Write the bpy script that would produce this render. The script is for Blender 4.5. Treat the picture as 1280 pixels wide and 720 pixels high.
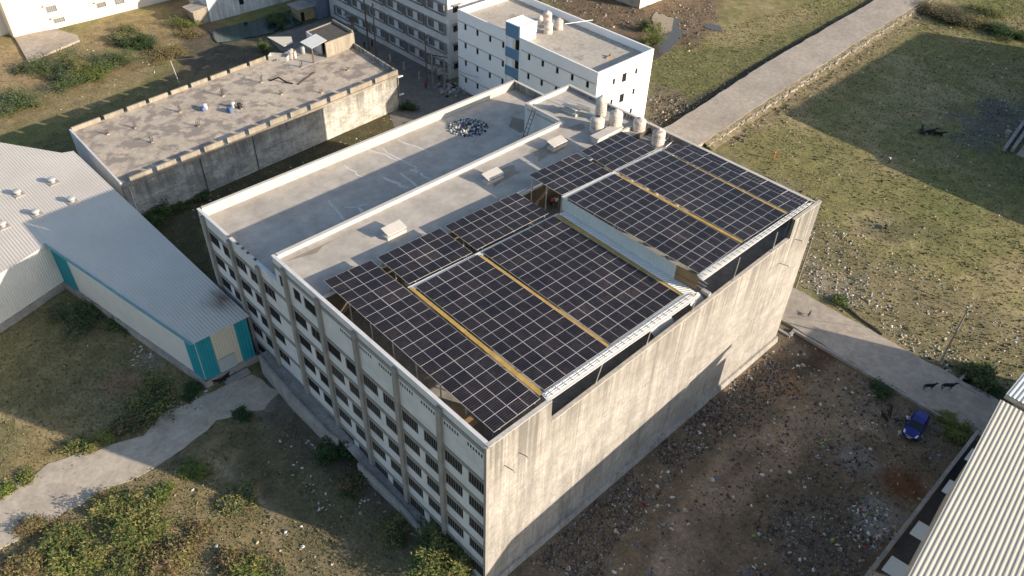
import bpy, math, random
import numpy as np
from mathutils import Vector, Matrix
R = math.radians
random.seed(7); rng = np.random.default_rng(11)
for o in list(bpy.data.objects): bpy.data.objects.remove(o, do_unlink=True)
scene = bpy.context.scene
COL = scene.collection

# ------------------------------------------------------------------ camera
FPX, PITCH, ROLL, YAW = 992.586, 0.7086183, 0.036473, 0.7853699
CAM = np.array([-25.10416, -26.84811, 67.01593])
_fw = np.array([math.cos(PITCH)*math.cos(YAW), math.cos(PITCH)*math.sin(YAW), -math.sin(PITCH)])
_r = np.cross(_fw, [0, 0, 1]); _r /= np.linalg.norm(_r)
_u = np.cross(_r, _fw)
_r2 = math.cos(ROLL)*_r + math.sin(ROLL)*_u
_u2 = -math.sin(ROLL)*_r + math.cos(ROLL)*_u
cd = bpy.data.cameras.new('camera'); cam = bpy.data.objects.new('camera', cd); COL.objects.link(cam)
cd.sensor_width = 36.0; cd.lens = FPX/1280*36.0; cd.clip_start = 1.0; cd.clip_end = 4000
m = Matrix(((_r2[0], _u2[0], -_fw[0], CAM[0]), (_r2[1], _u2[1], -_fw[1], CAM[1]), (_r2[2], _u2[2], -_fw[2], CAM[2]), (0, 0, 0, 1)))
cam.matrix_world = m
scene.camera = cam

def at(px, py, z=0.0, ax=2):
    """world point on the plane (axis ax = z) seen at survey pixel px,py of the 1280x720 photograph"""
    d = _fw*FPX + _r2*(px-640) - _u2*(py-360)
    t = (z-CAM[ax])/d[ax]
    return CAM + t*d

# ------------------------------------------------------------------ light
SUN_EL, SDX, SDY = 19.0, -0.44, 0.90        # elevation, horizontal travel direction of the light
w = bpy.data.worlds.new('World'); scene.world = w; w.use_nodes = True
nt = w.node_tree; nt.nodes.clear()
sky = nt.nodes.new('ShaderNodeTexSky'); sky.sky_type = 'NISHITA'; sky.sun_disc = False
sky.sun_elevation = R(SUN_EL); sky.sun_rotation = math.atan2(-SDX, -SDY); sky.air_density = 1.0; sky.dust_density = 1.2; sky.ozone_density = 1.0
bg = nt.nodes.new('ShaderNodeBackground'); bg.inputs['Strength'].default_value = 0.125
wo = nt.nodes.new('ShaderNodeOutputWorld')
nt.links.new(sky.outputs[0], bg.inputs[0]); nt.links.new(bg.outputs[0], wo.inputs[0])
sl = bpy.data.lights.new('sun', 'SUN'); so = bpy.data.objects.new('sun', sl); COL.objects.link(so)
sl.energy = 5.0; sl.angle = R(0.55); sl.color = (1.0, 0.845, 0.67)
hd = Vector((SDX, SDY, 0)).normalized()
so.rotation_euler = Vector((hd.x*math.cos(R(SUN_EL)), hd.y*math.cos(R(SUN_EL)), -math.sin(R(SUN_EL)))).to_track_quat('-Z', 'Y').to_euler()
so.location = (60, -80, 90)
scene.view_settings.view_transform = 'Standard'; scene.view_settings.look = 'None'
scene.view_settings.gamma = 1.0; scene.view_settings.exposure = 0.70
scene.render.resolution_x = 1024; scene.render.resolution_y = 576
scene.render.engine = 'CYCLES'

# ------------------------------------------------------------------ materials
def N(t, kind, **kw):
    n = t.nodes.new(kind)
    for k, v in kw.items():
        if k.startswith('i_'): n.inputs[k[2:].replace('_', ' ')].default_value = v
        else: setattr(n, k, v)
    return n
def base_mat(name, rough=0.9, spec=0.25):
    m = bpy.data.materials.new(name); m.use_nodes = True
    t = m.node_tree; b = t.nodes['Principled BSDF']
    b.inputs['Roughness'].default_value = rough
    b.inputs['Specular IOR Level'].default_value = spec
    return m, t, b
def pos_vec(t, scale):
    g = N(t, 'ShaderNodeNewGeometry'); mp = N(t, 'ShaderNodeMapping'); mp.inputs['Scale'].default_value = scale
    t.links.new(g.outputs['Position'], mp.inputs['Vector']); return mp.outputs[0]
def noise(t, scale=(1, 1, 1), s=1.0, detail=4, rough=0.6):
    n = N(t, 'ShaderNodeTexNoise'); n.inputs['Scale'].default_value = s; n.inputs['Detail'].default_value = detail
    n.inputs['Roughness'].default_value = rough
    t.links.new(pos_vec(t, scale), n.inputs['Vector']); return n.outputs['Fac']
def ramp(t, fac, stops):
    r = N(t, 'ShaderNodeValToRGB'); e = r.color_ramp.elements
    while len(e) > len(stops): e.remove(e[-1])
    while len(e) < len(stops): e.new(0.5)
    for i, (p, c) in enumerate(stops):
        e[i].position = p; e[i].color = (c[0], c[1], c[2], 1) if hasattr(c, '__len__') else (c, c, c, 1)
    t.links.new(fac, r.inputs[0]); return r.outputs[0]
def mix(t, fac, a, b, blend='MIX'):
    n = N(t, 'ShaderNodeMix', data_type='RGBA', blend_type=blend)
    for sock, v in ((n.inputs[0], fac), (n.inputs[6], a), (n.inputs[7], b)):
        if isinstance(v, (int, float)): sock.default_value = v
        elif isinstance(v, tuple): sock.default_value = (v[0], v[1], v[2], 1)
        else: t.links.new(v, sock)
    return n.outputs[2]
def bump(t, b, h, strength=0.4, dist=0.1):
    n = N(t, 'ShaderNodeBump'); n.inputs['Strength'].default_value = strength; n.inputs['Distance'].default_value = dist
    t.links.new(h, n.inputs['Height']); t.links.new(n.outputs[0], b.inputs['Normal'])
def M(name, c, rough=0.9, var=0.25, s=0.6, spec=0.25, metal=0.0, fine=None, bmp=0.0, stain=None, streak=None):
    """plain painted / cast surface: base colour with patchy wear, optional stain blotches and rain streaks"""
    m, t, b = base_mat(name, rough, spec); b.inputs['Metallic'].default_value = metal
    n = noise(t, s=s, detail=6, rough=0.65)
    lo = tuple(x*(1-var) for x in c); hi = tuple(min(1, x*(1+var*0.6)) for x in c)
    col = ramp(t, n, [(0.3, lo), (0.7, hi)])
    if fine:
        f = noise(t, s=fine, detail=3, rough=0.7)
        col = mix(t, 1.0, col, ramp(t, f, [(0.3, 0.78), (0.7, 1.12)]), 'MULTIPLY')
    if stain:
        sc, sz, lo_, hi_ = stain
        f = ramp(t, noise(t, s=sz, detail=7, rough=0.7), [(lo_, 0.0), (hi_, 1.0)])
        col = mix(t, f, col, sc)
    if streak:
        sc, lo_, hi_, amt = streak
        f = ramp(t, noise(t, scale=(1.3, 1.3, 0.10), s=1.0, detail=6, rough=0.7), [(lo_, 0.0), (hi_, amt)])
        col = mix(t, f, col, sc)
    t.links.new(col, b.inputs['Base Color'])
    if bmp: bump(t, b, noise(t, s=6, detail=5, rough=0.7), bmp, 0.08)
    return m
def flat(name, c, rough=0.8, metal=0.0, spec=0.3):
    m, t, b = base_mat(name, rough, spec); b.inputs['Base Color'].default_value = (*c, 1); b.inputs['Metallic'].default_value = metal
    return m

MT = {}
MT['facade_white'] = M('facade_white', (.60, .60, .60), var=.16, s=.5, streak=((.40, .40, .40), .55, .8, .5))
MT['facade_band'] = M('facade_band', (.27, .255, .235), var=.2, s=.8, streak=((.2, .19, .18), .5, .8, .5))
MT['pilaster'] = M('pilaster', (.29, .275, .255), var=.2, s=.7)
MT['parapet'] = M('parapet', (.52, .495, .45), var=.14, s=.6, stain=((.45, .40, .33), 1.2, .62, .75))
MT['cap'] = M('cap', (.50, .47, .42), var=.3, s=1.5)
MT['dark'] = flat('dark_interior', (.012, .012, .014), .9)
MT['grille'] = M('grille', (.17, .16, .15), var=.3, s=3)
MT['glass'] = flat('window_glass', (.03, .035, .04), .15, 0, .5)
MT['roof_screed'] = M('roof_screed', (.46, .425, .375), var=.13, s=.12, fine=.5, stain=((.37, .33, .28), .18, .55, .70))
MT['mortar'] = M('mortar', (.58, .56, .52), var=.2, s=1.5)
MT['damp'] = M('damp_screed', (.27, .23, .18), var=.2, s=1)
MT['terrace'] = M('terrace', (.34, .32, .29), var=.35, s=.5, fine=3)
MT['white'] = M('white_paint', (.86, .86, .86), var=.05, s=.4, rough=.8, streak=((.68, .68, .68), .6, .85, .35))
MT['white_clean'] = M('white_clean', (.8, .8, .79), var=.06, s=1)
MT['sheet_white'] = M('sheet_white', (.66, .66, .63), var=.08, s=.5, rough=.45, spec=.4)
MT['sheet_cream'] = M('sheet_cream', (.62, .565, .46), var=.07, s=.4, rough=.5, spec=.35, streak=((.4, .33, .24), .62, .85, .4))
MT['sheet_roof'] = M('sheet_roof', (.62, .57, .50), var=.1, s=.12, rough=.55, spec=.35, stain=((.42, .34, .26), .3, .62, .85))
def add_rust(m, centre, rad, colr):
    t = m.node_tree; b = t.nodes['Principled BSDF']; src = b.inputs['Base Color'].links[0].from_socket
    g = N(t, 'ShaderNodeNewGeometry'); ds = N(t, 'ShaderNodeVectorMath', operation='DISTANCE'); t.links.new(g.outputs['Position'], ds.inputs[0]); ds.inputs[1].default_value = centre
    ad = N(t, 'ShaderNodeMath', operation='MULTIPLY_ADD'); t.links.new(noise(t, scale=(1.5, .35, 1), s=1, detail=6, rough=.7), ad.inputs[0]); ad.inputs[1].default_value = rad*1.6; t.links.new(ds.outputs['Value'], ad.inputs[2])
    f = ramp(t, ad.outputs[0], [(0, 1.0), (1, 0.0)])
    mr = N(t, 'ShaderNodeMapRange'); t.links.new(ad.outputs[0], mr.inputs[0]); mr.inputs[1].default_value = rad*.75; mr.inputs[2].default_value = rad*1.7; mr.inputs[3].default_value = .95; mr.inputs[4].default_value = 0
    t.links.new(mix(t, mr.outputs[0], src, colr), b.inputs['Base Color'])
add_rust(MT['sheet_roof'], tuple(float(k) for k in at(280, 374, 7)), 3.0, (.16, .095, .06))
MT['sheet_blue'] = M('sheet_blue', (.62, .63, .60), var=.06, s=.6, rough=.5, spec=.4)
MT['teal'] = M('teal', (.02, .27, .33), var=.12, s=1, rough=.5, spec=.4)
MT['yellow'] = M('yellow', (.44, .29, .085), var=.3, s=1.2, rough=.8)
MT['metal'] = M('galvanised', (.50, .50, .49), var=.15, s=2, rough=.45, metal=.3)
MT['steel_dark'] = M('steel_dark', (.10, .09, .08), var=.3, s=2, rough=.7)
MT['rust'] = M('rust', (.14, .10, .08), var=.4, s=3)
MT['brown'] = M('brown_ply', (.30, .19, .10), var=.2, s=1)
MT['road'] = M('road_concrete', (.41, .36, .30), var=.2, s=.12, fine=1.2, stain=((.28, .24, .20), .35, .55, .72))
MT['path'] = M('path_concrete', (.50, .44, .36), var=.22, s=.35, fine=1.6, stain=((.30, .26, .19), .8, .55, .68))
MT['road_edge'] = M('road_edge', (.44, .38, .29), var=.3, s=.9)
MT['lane'] = M('lane', (.20, .185, .165), var=.25, s=.2, fine=1)
MT['kerb'] = M('kerb_wall', (.36, .34, .32), var=.3, s=.8, fine=4)
MT['brown_wall'] = M('old_wall', (.36, .33, .29), var=.3, s=.8)
MT['tank'] = M('tank_plastic', (.68, .64, .58), var=.15, s=2, rough=.6, stain=((.36, .26, .21), 1.1, .50, .62), streak=((.40, .30, .24), .45, .7, .7))
MT['tank_dark'] = flat('tank_mouth', (.05, .045, .04))
MT['wood'] = M('pole_wood', (.16, .12, .09), var=.3, s=2)
MT['pole_c'] = M('pole_concrete', (.30, .28, .25), var=.2, s=2)
MT['black'] = flat('black_hide', (.012, .011, .010), .7)
MT['brick'] = M('brick', (.20, .11, .08), var=.4, s=3)
MT['tin'] = M('tin', (.28, .29, .31), var=.2, s=1, rough=.6, spec=.4)

# stained cast-in-place wall with formwork courses
def stained(name, base, dark, ochre, lo=.48, hi=.68, up_dark=0.0, z_top=20.0, lines=1.0, dmg=0.6, blot=0.0):
    m, t, b = base_mat(name, .92, .2)
    n1 = noise(t, s=.22, detail=8, rough=.66)
    col = ramp(t, n1, [(.3, tuple(x*.86 for x in base)), (.55, base), (.78, ochre)])
    st = noise(t, scale=(.9, .9, .10), s=1.0, detail=10, rough=.80)
    f = ramp(t, st, [(lo, 0.0), (hi, dmg)])
    big = ramp(t, noise(t, scale=(.16, .16, .12), s=1, detail=4), [(.35, .25), (.65, 1.0)])
    ff = mix(t, 1.0, f, big, 'MULTIPLY')
    col = mix(t, ff, col, dark)
    st2 = noise(t, scale=(3.2, 3.2, .25), s=1.0, detail=5, rough=.7)
    col = mix(t, 1.0, col, ramp(t, st2, [(.3, .8), (.7, 1.1)]), 'MULTIPLY')
    if blot:
        bl = ramp(t, noise(t, scale=(.30, .30, .55), s=1, detail=10, rough=.80), [(.44, 0.0), (.56, .95*blot)])
        col = mix(t, bl, col, tuple(x*1.2 for x in dark))
        mo = ramp(t, noise(t, scale=(2.2, 2.2, 1.6), s=1, detail=6, rough=.8), [(.50, 0.0), (.62, .6*blot)])
        col = mix(t, mo, col, tuple(x*.7 for x in dark))
    # drips from the top edge, narrow and uneven
    if up_dark:
        g0 = N(t, 'ShaderNodeNewGeometry'); s0 = N(t, 'ShaderNodeSeparateXYZ'); t.links.new(g0.outputs['Position'], s0.inputs[0])
        lw = noise(t, scale=(.35, .35, 0), s=1, detail=4); sh_ = N(t, 'ShaderNodeMath', operation='MULTIPLY_ADD'); t.links.new(lw, sh_.inputs[0]); sh_.inputs[1].default_value = z_top*.9; t.links.new(s0.outputs['Z'], sh_.inputs[2])
        mr0 = N(t, 'ShaderNodeMapRange'); t.links.new(sh_.outputs[0], mr0.inputs[0]); mr0.inputs[1].default_value = z_top*.95; mr0.inputs[2].default_value = z_top*1.45
        dr0 = ramp(t, noise(t, scale=(2.6, 2.6, .035), s=1, detail=5, rough=.75), [(.45, 0.0), (.57, .9)])
        col = mix(t, mix(t, 1.0, dr0, mr0.outputs[0], 'MULTIPLY'), col, tuple(x*.95 for x in dark))
    fg = noise(t, scale=(1, 1, 1), s=3.5, detail=6, rough=.8)
    col = mix(t, 1.0, col, ramp(t, fg, [(.3, .82), (.7, 1.12)]), 'MULTIPLY')
    # formwork joints
    g = N(t, 'ShaderNodeNewGeometry'); sp = N(t, 'ShaderNodeSeparateXYZ'); t.links.new(g.outputs['Position'], sp.inputs[0])
    wob = N(t, 'ShaderNodeMath', operation='MULTIPLY_ADD'); t.links.new(noise(t, s=.7, detail=2), wob.inputs[0]); wob.inputs[1].default_value = .35
    t.links.new(sp.outputs['Z'], wob.inputs[2])
    md = N(t, 'ShaderNodeMath', operation='PINGPONG'); t.links.new(wob.outputs[0], md.inputs[0]); md.inputs[1].default_value = 1.55
    ln = ramp(t, md.outputs[0], [(0.0, 1.0), (.045, 0.0)])
    lf = mix(t, 1.0, ln, ramp(t, noise(t, s=.5, detail=3), [(.4, .0), (.65, .6*lines)]), 'MULTIPLY')
    col = mix(t, lf, col, tuple(x*.9 for x in dark))
    if up_dark:
        a = N(t, 'ShaderNodeMapRange'); t.links.new(wob.outputs[0], a.inputs[0]); a.inputs[1].default_value = z_top-6; a.inputs[2].default_value = z_top+.3
        k = mix(t, 1.0, a.outputs[0], ramp(t, noise(t, scale=(.9, .9, .09), s=1, detail=6), [(.4, .0), (.62, up_dark)]), 'MULTIPLY')
        col = mix(t, k, col, dark)
    t.links.new(col, b.inputs['Base Color'])
    bump(t, b, st2, .25, .05)
    return m
MT['wall_big'] = stained('stained_render', (.47, .445, .41), (.15, .145, .135), (.47, .43, .37), .42, .60, up_dark=.95, z_top=20, lines=2.2, dmg=.75, blot=.40)
MT['wall_grey'] = stained('mouldy_render', (.66, .64, .58), (.13, .125, .115), (.55, .50, .40), .44, .64, up_dark=.8, z_top=7.2, lines=3, dmg=.55, blot=.55)
MT['wall_grey_top'] = stained('mouldy_parapet', (.40, .355, .285), (.13, .115, .095), (.34, .28, .19), .38, .62, dmg=.8)
MT['wall_pond'] = stained('peeling_wall', (.62, .66, .68), (.14, .15, .15), (.45, .42, .36), .42, .62, dmg=.85)
MT['cream'] = M('cream_render', (.74, .66, .56), var=.08, s=.3, streak=((.55, .48, .40), .6, .85, .4))
MT['grey_roof'] = M('old_roof', (.50, .43, .345), var=.16, s=.25, fine=1.2, stain=((.27, .235, .205), .42, .49, .56))

# solar module: UV-driven frame, centre gap and busbars
def solar_mat():
    m, t, b = base_mat('solar_module', .22, .35)
    uv = N(t, 'ShaderNodeUVMap'); sp = N(t, 'ShaderNodeSeparateXYZ'); t.links.new(uv.outputs[0], sp.inputs[0])
    def edge(sock, wdt):
        p = N(t, 'ShaderNodeMath', operation='PINGPONG'); p.inputs[1].default_value = .5; t.links.new(sock, p.inputs[0])
        l = N(t, 'ShaderNodeMath', operation='LESS_THAN'); t.links.new(p.outputs[0], l.inputs[0]); l.inputs[1].default_value = wdt; return l.outputs[0]
    def mid(sock, wdt):
        p = N(t, 'ShaderNodeMath', operation='SUBTRACT'); t.links.new(sock, p.inputs[0]); p.inputs[1].default_value = .5
        a = N(t, 'ShaderNodeMath', operation='ABSOLUTE'); t.links.new(p.outputs[0], a.inputs[0])
        l = N(t, 'ShaderNodeMath', operation='LESS_THAN'); t.links.new(a.outputs[0], l.inputs[0]); l.inputs[1].default_value = wdt; return l.outputs[0]
    def mx(a, c_):
        q = N(t, 'ShaderNodeMath', operation='MAXIMUM'); t.links.new(a, q.inputs[0]); t.links.new(c_, q.inputs[1]); return q.outputs[0]
    fr = mx(edge(sp.outputs['X'], .0105), edge(sp.outputs['Y'], .021))
    md = mid(sp.outputs['X'], .011)
    # strings of cells
    wv = N(t, 'ShaderNodeMath', operation='MULTIPLY'); t.links.new(sp.outputs['Y'], wv.inputs[0]); wv.inputs[1].default_value = 6.0
    fr2 = N(t, 'ShaderNodeMath', operation='FRACT'); t.links.new(wv.outputs[0], fr2.inputs[0])
    cl = ramp(t, fr2.outputs[0], [(0.0, (.062, .056, .058)), (.2, (.012, .0105, .0135)), (.8, (.012, .0105, .0135)), (1.0, (.062, .056, .058))])
    tint = ramp(t, noise(t, s=.35, detail=3), [(.3, (.85, .85, .95)), (.7, (1.3, 1.18, 1.08))])
    cl = mix(t, 1.0, cl, tint, 'MULTIPLY'); cl = mix(t, ramp(t, noise(t, s=.9, detail=7, rough=.75), [(.50, 0.0), (.75, .20)]), cl, (.13, .115, .095))
    col = mix(t, md, cl, (.25, .26, .28)); col = mix(t, fr, col, (.40, .40, .39))
    oi = N(t, 'ShaderNodeObjectInfo'); col = mix(t, 1.0, col, ramp(t, oi.outputs['Random'], [(0, (.80, .80, .82)), (.85, (1.15, 1.12, 1.1)), (1.0, (1.7, 1.6, 1.5))]), 'MULTIPLY')
    t.links.new(col, b.inputs['Base Color'])
    rr = N(t, 'ShaderNodeMath', operation='MULTIPLY_ADD'); t.links.new(noise(t, s=.5, detail=4), rr.inputs[0]); rr.inputs[1].default_value = .3; rr.inputs[2].default_value = .12
    t.links.new(rr.outputs[0], b.inputs['Roughness'])
    return m
MT['solar'] = solar_mat()

# ------------------------------------------------------------------ mesh helpers
def V(*a): return np.array(a, float)
class MB:
    def __init__(s): s.v = []; s.f = []; s.mi = []; s.uv = []; s.n = 0
    def add(s, vs, fs, mi=0, uvs=None):
        o = s.n; s.v += [tuple(map(float, p)) for p in vs]; s.n += len(vs)
        for i, f in enumerate(fs):
            s.f.append(tuple(o+k for k in f)); s.mi.append(mi)
            s.uv.append(uvs[i] if uvs else None)
        return s
    def quad(s, a, b, c, d, mi=0): return s.add([a, b, c, d], [(0, 1, 2, 3)], mi)
    def hexa(s, p, mi=0):   # p: 4 bottom + 4 top, both counter-clockwise from above
        return s.add(p, [(3, 2, 1, 0), (4, 5, 6, 7), (0, 1, 5, 4), (1, 2, 6, 5), (2, 3, 7, 6), (3, 0, 4, 7)], mi)
    def box(s, x0, y0, z0, x1, y1, z1, mi=0):
        x0, x1 = sorted((x0, x1)); y0, y1 = sorted((y0, y1)); z0, z1 = sorted((z0, z1))
        return s.hexa([(x0, y0, z0), (x1, y0, z0), (x1, y1, z0), (x0, y1, z0), (x0, y0, z1), (x1, y0, z1), (x1, y1, z1), (x0, y1, z1)], mi)
    def beam(s, a, b, wd, h, mi=0, drop=0):   # horizontal-ish bar with rectangular section centred on a-b
        a = V(*a); b = V(*b); d = b-a; L = np.linalg.norm(d); d = d/L
        up = V(0, 0, 1) if abs(d[2]) < .95 else V(1, 0, 0)
        sd = np.cross(d, up); sd /= np.linalg.norm(sd); up = np.cross(sd, d)
        sd = sd*wd/2; up = up*h/2
        return s.hexa([a-sd-up, a+sd-up, b+sd-up, b-sd-up, a-sd+up, a+sd+up, b+sd+up, b-sd+up][0:8], mi)
    def prism(s, pts, z0, z1, mi=0):
        n = len(pts)
        A = sum(pts[i][0]*pts[(i+1) % n][1]-pts[(i+1) % n][0]*pts[i][1] for i in range(n))
        if A < 0: pts = pts[::-1]
        vs = [(p[0], p[1], z0) for p in pts]+[(p[0], p[1], z1) for p in pts]
        return s.add(vs, [tuple(range(n-1, -1, -1)), tuple(range(n, 2*n))]+[(i, (i+1) % n, n+(i+1) % n, n+i) for i in range(n)], mi)
    def tube(s, pts, r, n=6, mi=0, cap=True):
        pts = [V(*p) for p in pts]; rs = r if hasattr(r, '__len__') else [r]*len(pts)
        vs = []
        for i, p in enumerate(pts):
            d = (pts[min(i+1, len(pts)-1)]-pts[max(i-1, 0)]); d = d/(np.linalg.norm(d)+1e-9)
            a = np.cross(d, V(0, 0, 1) if abs(d[2]) < .9 else V(1, 0, 0)); a /= np.linalg.norm(a); b = np.cross(d, a)
            for k in range(n):
                t = 2*math.pi*k/n; vs.append(p+rs[i]*(math.cos(t)*a+math.sin(t)*b))
        fs = []
        for i in range(len(pts)-1):
            for k in range(n): fs.append((i*n+k, i*n+(k+1) % n, (i+1)*n+(k+1) % n, (i+1)*n+k))
        if cap: fs += [tuple(range(n-1, -1, -1)), tuple((len(pts)-1)*n+k for k in range(n))]
        return s.add(vs, fs, mi)
    def lathe(s, c, prof, n=20, mi=0):
        return s.tube([(c[0], c[1], c[2]+z) for r, z in prof], [r for r, z in prof], n, mi) if all(prof[i][1] < prof[i+1][1] for i in range(len(prof)-1)) else s
    def build(s, name, mats, parent=None, smooth=False, local=False):
        me = bpy.data.meshes.new(name); me.from_pydata(s.v, [], s.f)
        mats = mats if isinstance(mats, (list, tuple)) else [mats]
        for mm in mats: me.materials.append(MT[mm] if isinstance(mm, str) else mm)
        if len(mats) > 1: me.polygons.foreach_set('material_index', s.mi)
        if any(u is not None for u in s.uv):
            ul = me.uv_layers.new(name='UVMap'); k = 0; dat = np.zeros(len(me.loops)*2, np.float32)
            for f, u in zip(s.f, s.uv):
                for j in range(len(f)):
                    if u: dat[2*k] = u[j][0]; dat[2*k+1] = u[j][1]
                    else: dat[2*k] = .0; dat[2*k+1] = .0
                    k += 1
            ul.data.foreach_set('uv', dat)
        if smooth: me.polygons.foreach_set('use_smooth', [True]*len(me.polygons))
        me.update()
        o = bpy.data.objects.new(name, me); COL.objects.link(o)
        if parent is not None:
            o.parent = parent
            if not local and not parent.parent: o.matrix_parent_inverse = Matrix.Translation(-Vector(parent.location))
        return o
def tag(o, label=None, cat=None, group=None, kind=None):
    if label: o['label'] = label
    if cat: o['category'] = cat
    if group: o['group'] = group
    if kind: o['kind'] = kind
    return o
def thing(name, label, cat, loc=(0, 0, 0), group=None):
    o = bpy.data.objects.new(name, None); COL.objects.link(o); o.location = tuple(map(float, loc)); o.empty_display_size = .3
    return tag(o, label, cat, group)
def struct(o): return tag(o, kind='structure')

def wall_holes(mb, O, U, Vv, Wd, Ht, holes, depth, mi=0, rmi=None):
    """flat wall with real openings; outward normal = U x V; reveals go inward"""
    O = V(*O); U = V(*U); Vv = V(*Vv); Nn = np.cross(U, Vv); rmi = mi if rmi is None else rmi
    us = sorted({0, Wd, *[h[0] for h in holes], *[h[2] for h in holes]}); vs = sorted({0, Ht, *[h[1] for h in holes], *[h[3] for h in holes]})
    for i in range(len(us)-1):
        for j in range(len(vs)-1):
            uc = (us[i]+us[i+1])/2; vc = (vs[j]+vs[j+1])/2
            if any(h[0] < uc < h[2] and h[1] < vc < h[3] for h in holes): continue
            P = lambda u, v: O+U*u+Vv*v
            mb.quad(P(us[i], vs[j]), P(us[i+1], vs[j]), P(us[i+1], vs[j+1]), P(us[i], vs[j+1]), mi)
    for h in holes:
        P = lambda u, v, d: O+U*u+Vv*v-Nn*d
        a, b, c, d = (h[0], h[1]), (h[2], h[1]), (h[2], h[3]), (h[0], h[3])
        for p, q in ((a, b), (b, c), (c, d), (d, a)):
            mb.quad(P(*p, 0), P(*q, 0), P(*q, depth), P(*p, depth), rmi)
def window(parent, O, U, Vv, h, depth, bars=5, hbars=1, pane='dark', bar='grille', bw=.05, frame=.07, name='window', label=None):
    """pane deep in the opening with a barred frame in front of it"""
    O = V(*O); U = V(*U); Vv = V(*Vv); Nn = np.cross(U, Vv)
    P = lambda u, v, d: O+U*u+Vv*v-Nn*d
    mb = MB(); u0, v0, u1, v1 = h
    mb.quad(P(u0, v0, depth-.01), P(u1, v0, depth-.01), P(u1, v1, depth-.01), P(u0, v1, depth-.01), 0)
    def bar_(a, b, c, d):   # rectangle in u,v extruded
        e0, e1 = depth*.45, depth*.45+.05
        vs = [P(a, b, e1), P(c, b, e1), P(c, d, e1), P(a, d, e1), P(a, b, e0), P(c, b, e0), P(c, d, e0), P(a, d, e0)]
        mb.hexa(vs, 1)
    bar_(u0, v0, u1, v0+frame); bar_(u0, v1-frame, u1, v1); bar_(u0, v0+frame, u0+frame, v1-frame); bar_(u1-frame, v0+frame, u1, v1-frame)
    for k in range(bars):
        uu = u0+(u1-u0)*(k+1)/(bars+1); bar_(uu-bw/2, v0+frame, uu+bw/2, v1-frame)
    o = mb.build(name, [pane, bar], parent)
    if label: o['label'] = label
    return o

def corrugated(mb, A, B, C, D, pitch=.33, h=.05, mi=0, thick=.02):
    """sheet A-B-C-D; profile varies along A->B, ribs run A->D"""
    A, B, C, D = (V(*p) for p in (A, B, C, D))
    L = np.linalg.norm(B-A); n = max(2, int(L/pitch)); nn = np.cross(B-A, D-A); nn /= np.linalg.norm(nn)
    if nn[2] < 0 and abs(nn[2]) > .05: nn = -nn
    prof = []
    for i in range(n):
        for f, hh in ((0, 0), (.45, 0), (.58, 1), (.87, 1)): prof.append(((i+f)/n, hh*h))
    prof.append((1.0, 0))
    vs = []
    for u, hh in prof:
        vs.append(A+(B-A)*u+nn*hh); vs.append(D+(C-D)*u+nn*hh)
    fs = [(2*i, 2*i+2, 2*i+3, 2*i+1) for i in range(len(prof)-1)]
    mb.add(vs, fs, mi)

def ribbed_poly(mb, poly, z, d, pitch=.33, h=.05, mi=0):
    """ribbed sheet over a plan polygon, ribs run along direction d"""
    d = V(d[0], d[1]); d = d/np.linalg.norm(d); n_ = V(d[1], -d[0]); P = [V(p[0], p[1]) for p in poly]
    U = [float(p@n_) for p in P]; Wv = [float(p@d) for p in P]; u0, u1 = min(U)+1e-3, max(U)-1e-3
    us_ = []; k = 0
    while u0+k*pitch < u1:
        for f, hh in ((0, 0), (.45, 0), (.58, 1), (.87, 1)):
            if u0+(k+f)*pitch < u1: us_.append((u0+(k+f)*pitch, hh*h))
        k += 1
    us_.append((u1, 0)); vs = []
    for u, hh in us_:
        xs_ = []
        for i in range(len(P)):
            a, b = U[i], U[(i+1) % len(P)]
            if (a-u)*(b-u) <= 0 and a != b: t_ = (u-a)/(b-a); xs_.append(Wv[i]+(Wv[(i+1) % len(P)]-Wv[i])*t_)
        for v_ in (min(xs_), max(xs_)): q = n_*u+d*v_; vs.append((q[0], q[1], z+hh))
    mb.add(vs, [(2*i, 2*i+2, 2*i+3, 2*i+1)[::-1] for i in range(len(us_)-1)], mi)

# numpy value noise for terrain painting
def vnoise(x, y, s, seed=0):
    r = np.random.default_rng(seed); T = r.random((256, 256))
    X = x/s; Y = y/s; xi = np.floor(X).astype(int); yi = np.floor(Y).astype(int); fx = X-xi; fy = Y-yi
    fx = fx*fx*(3-2*fx); fy = fy*fy*(3-2*fy)
    a = T[xi % 256, yi % 256]; b = T[(xi+1) % 256, yi % 256]; c = T[xi % 256, (yi+1) % 256]; d = T[(xi+1) % 256, (yi+1) % 256]
    return (a*(1-fx)+b*fx)*(1-fy)+(c*(1-fx)+d*fx)*fy
def fbm(x, y, s, seed=0, o=4):
    t = 0; amp = .5; tot = 0
    for k in range(o): t = t+amp*vnoise(x, y, s/2**k, seed+k); tot += amp; amp *= .55
    return t/tot
#@@SETTING
# ================================================================== SETTING
def P2(px, py, z=0): p = at(px, py, z); return (p[0], p[1])
def poly_px(l, z=0): return [P2(a, b, z) for a, b in l]

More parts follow.
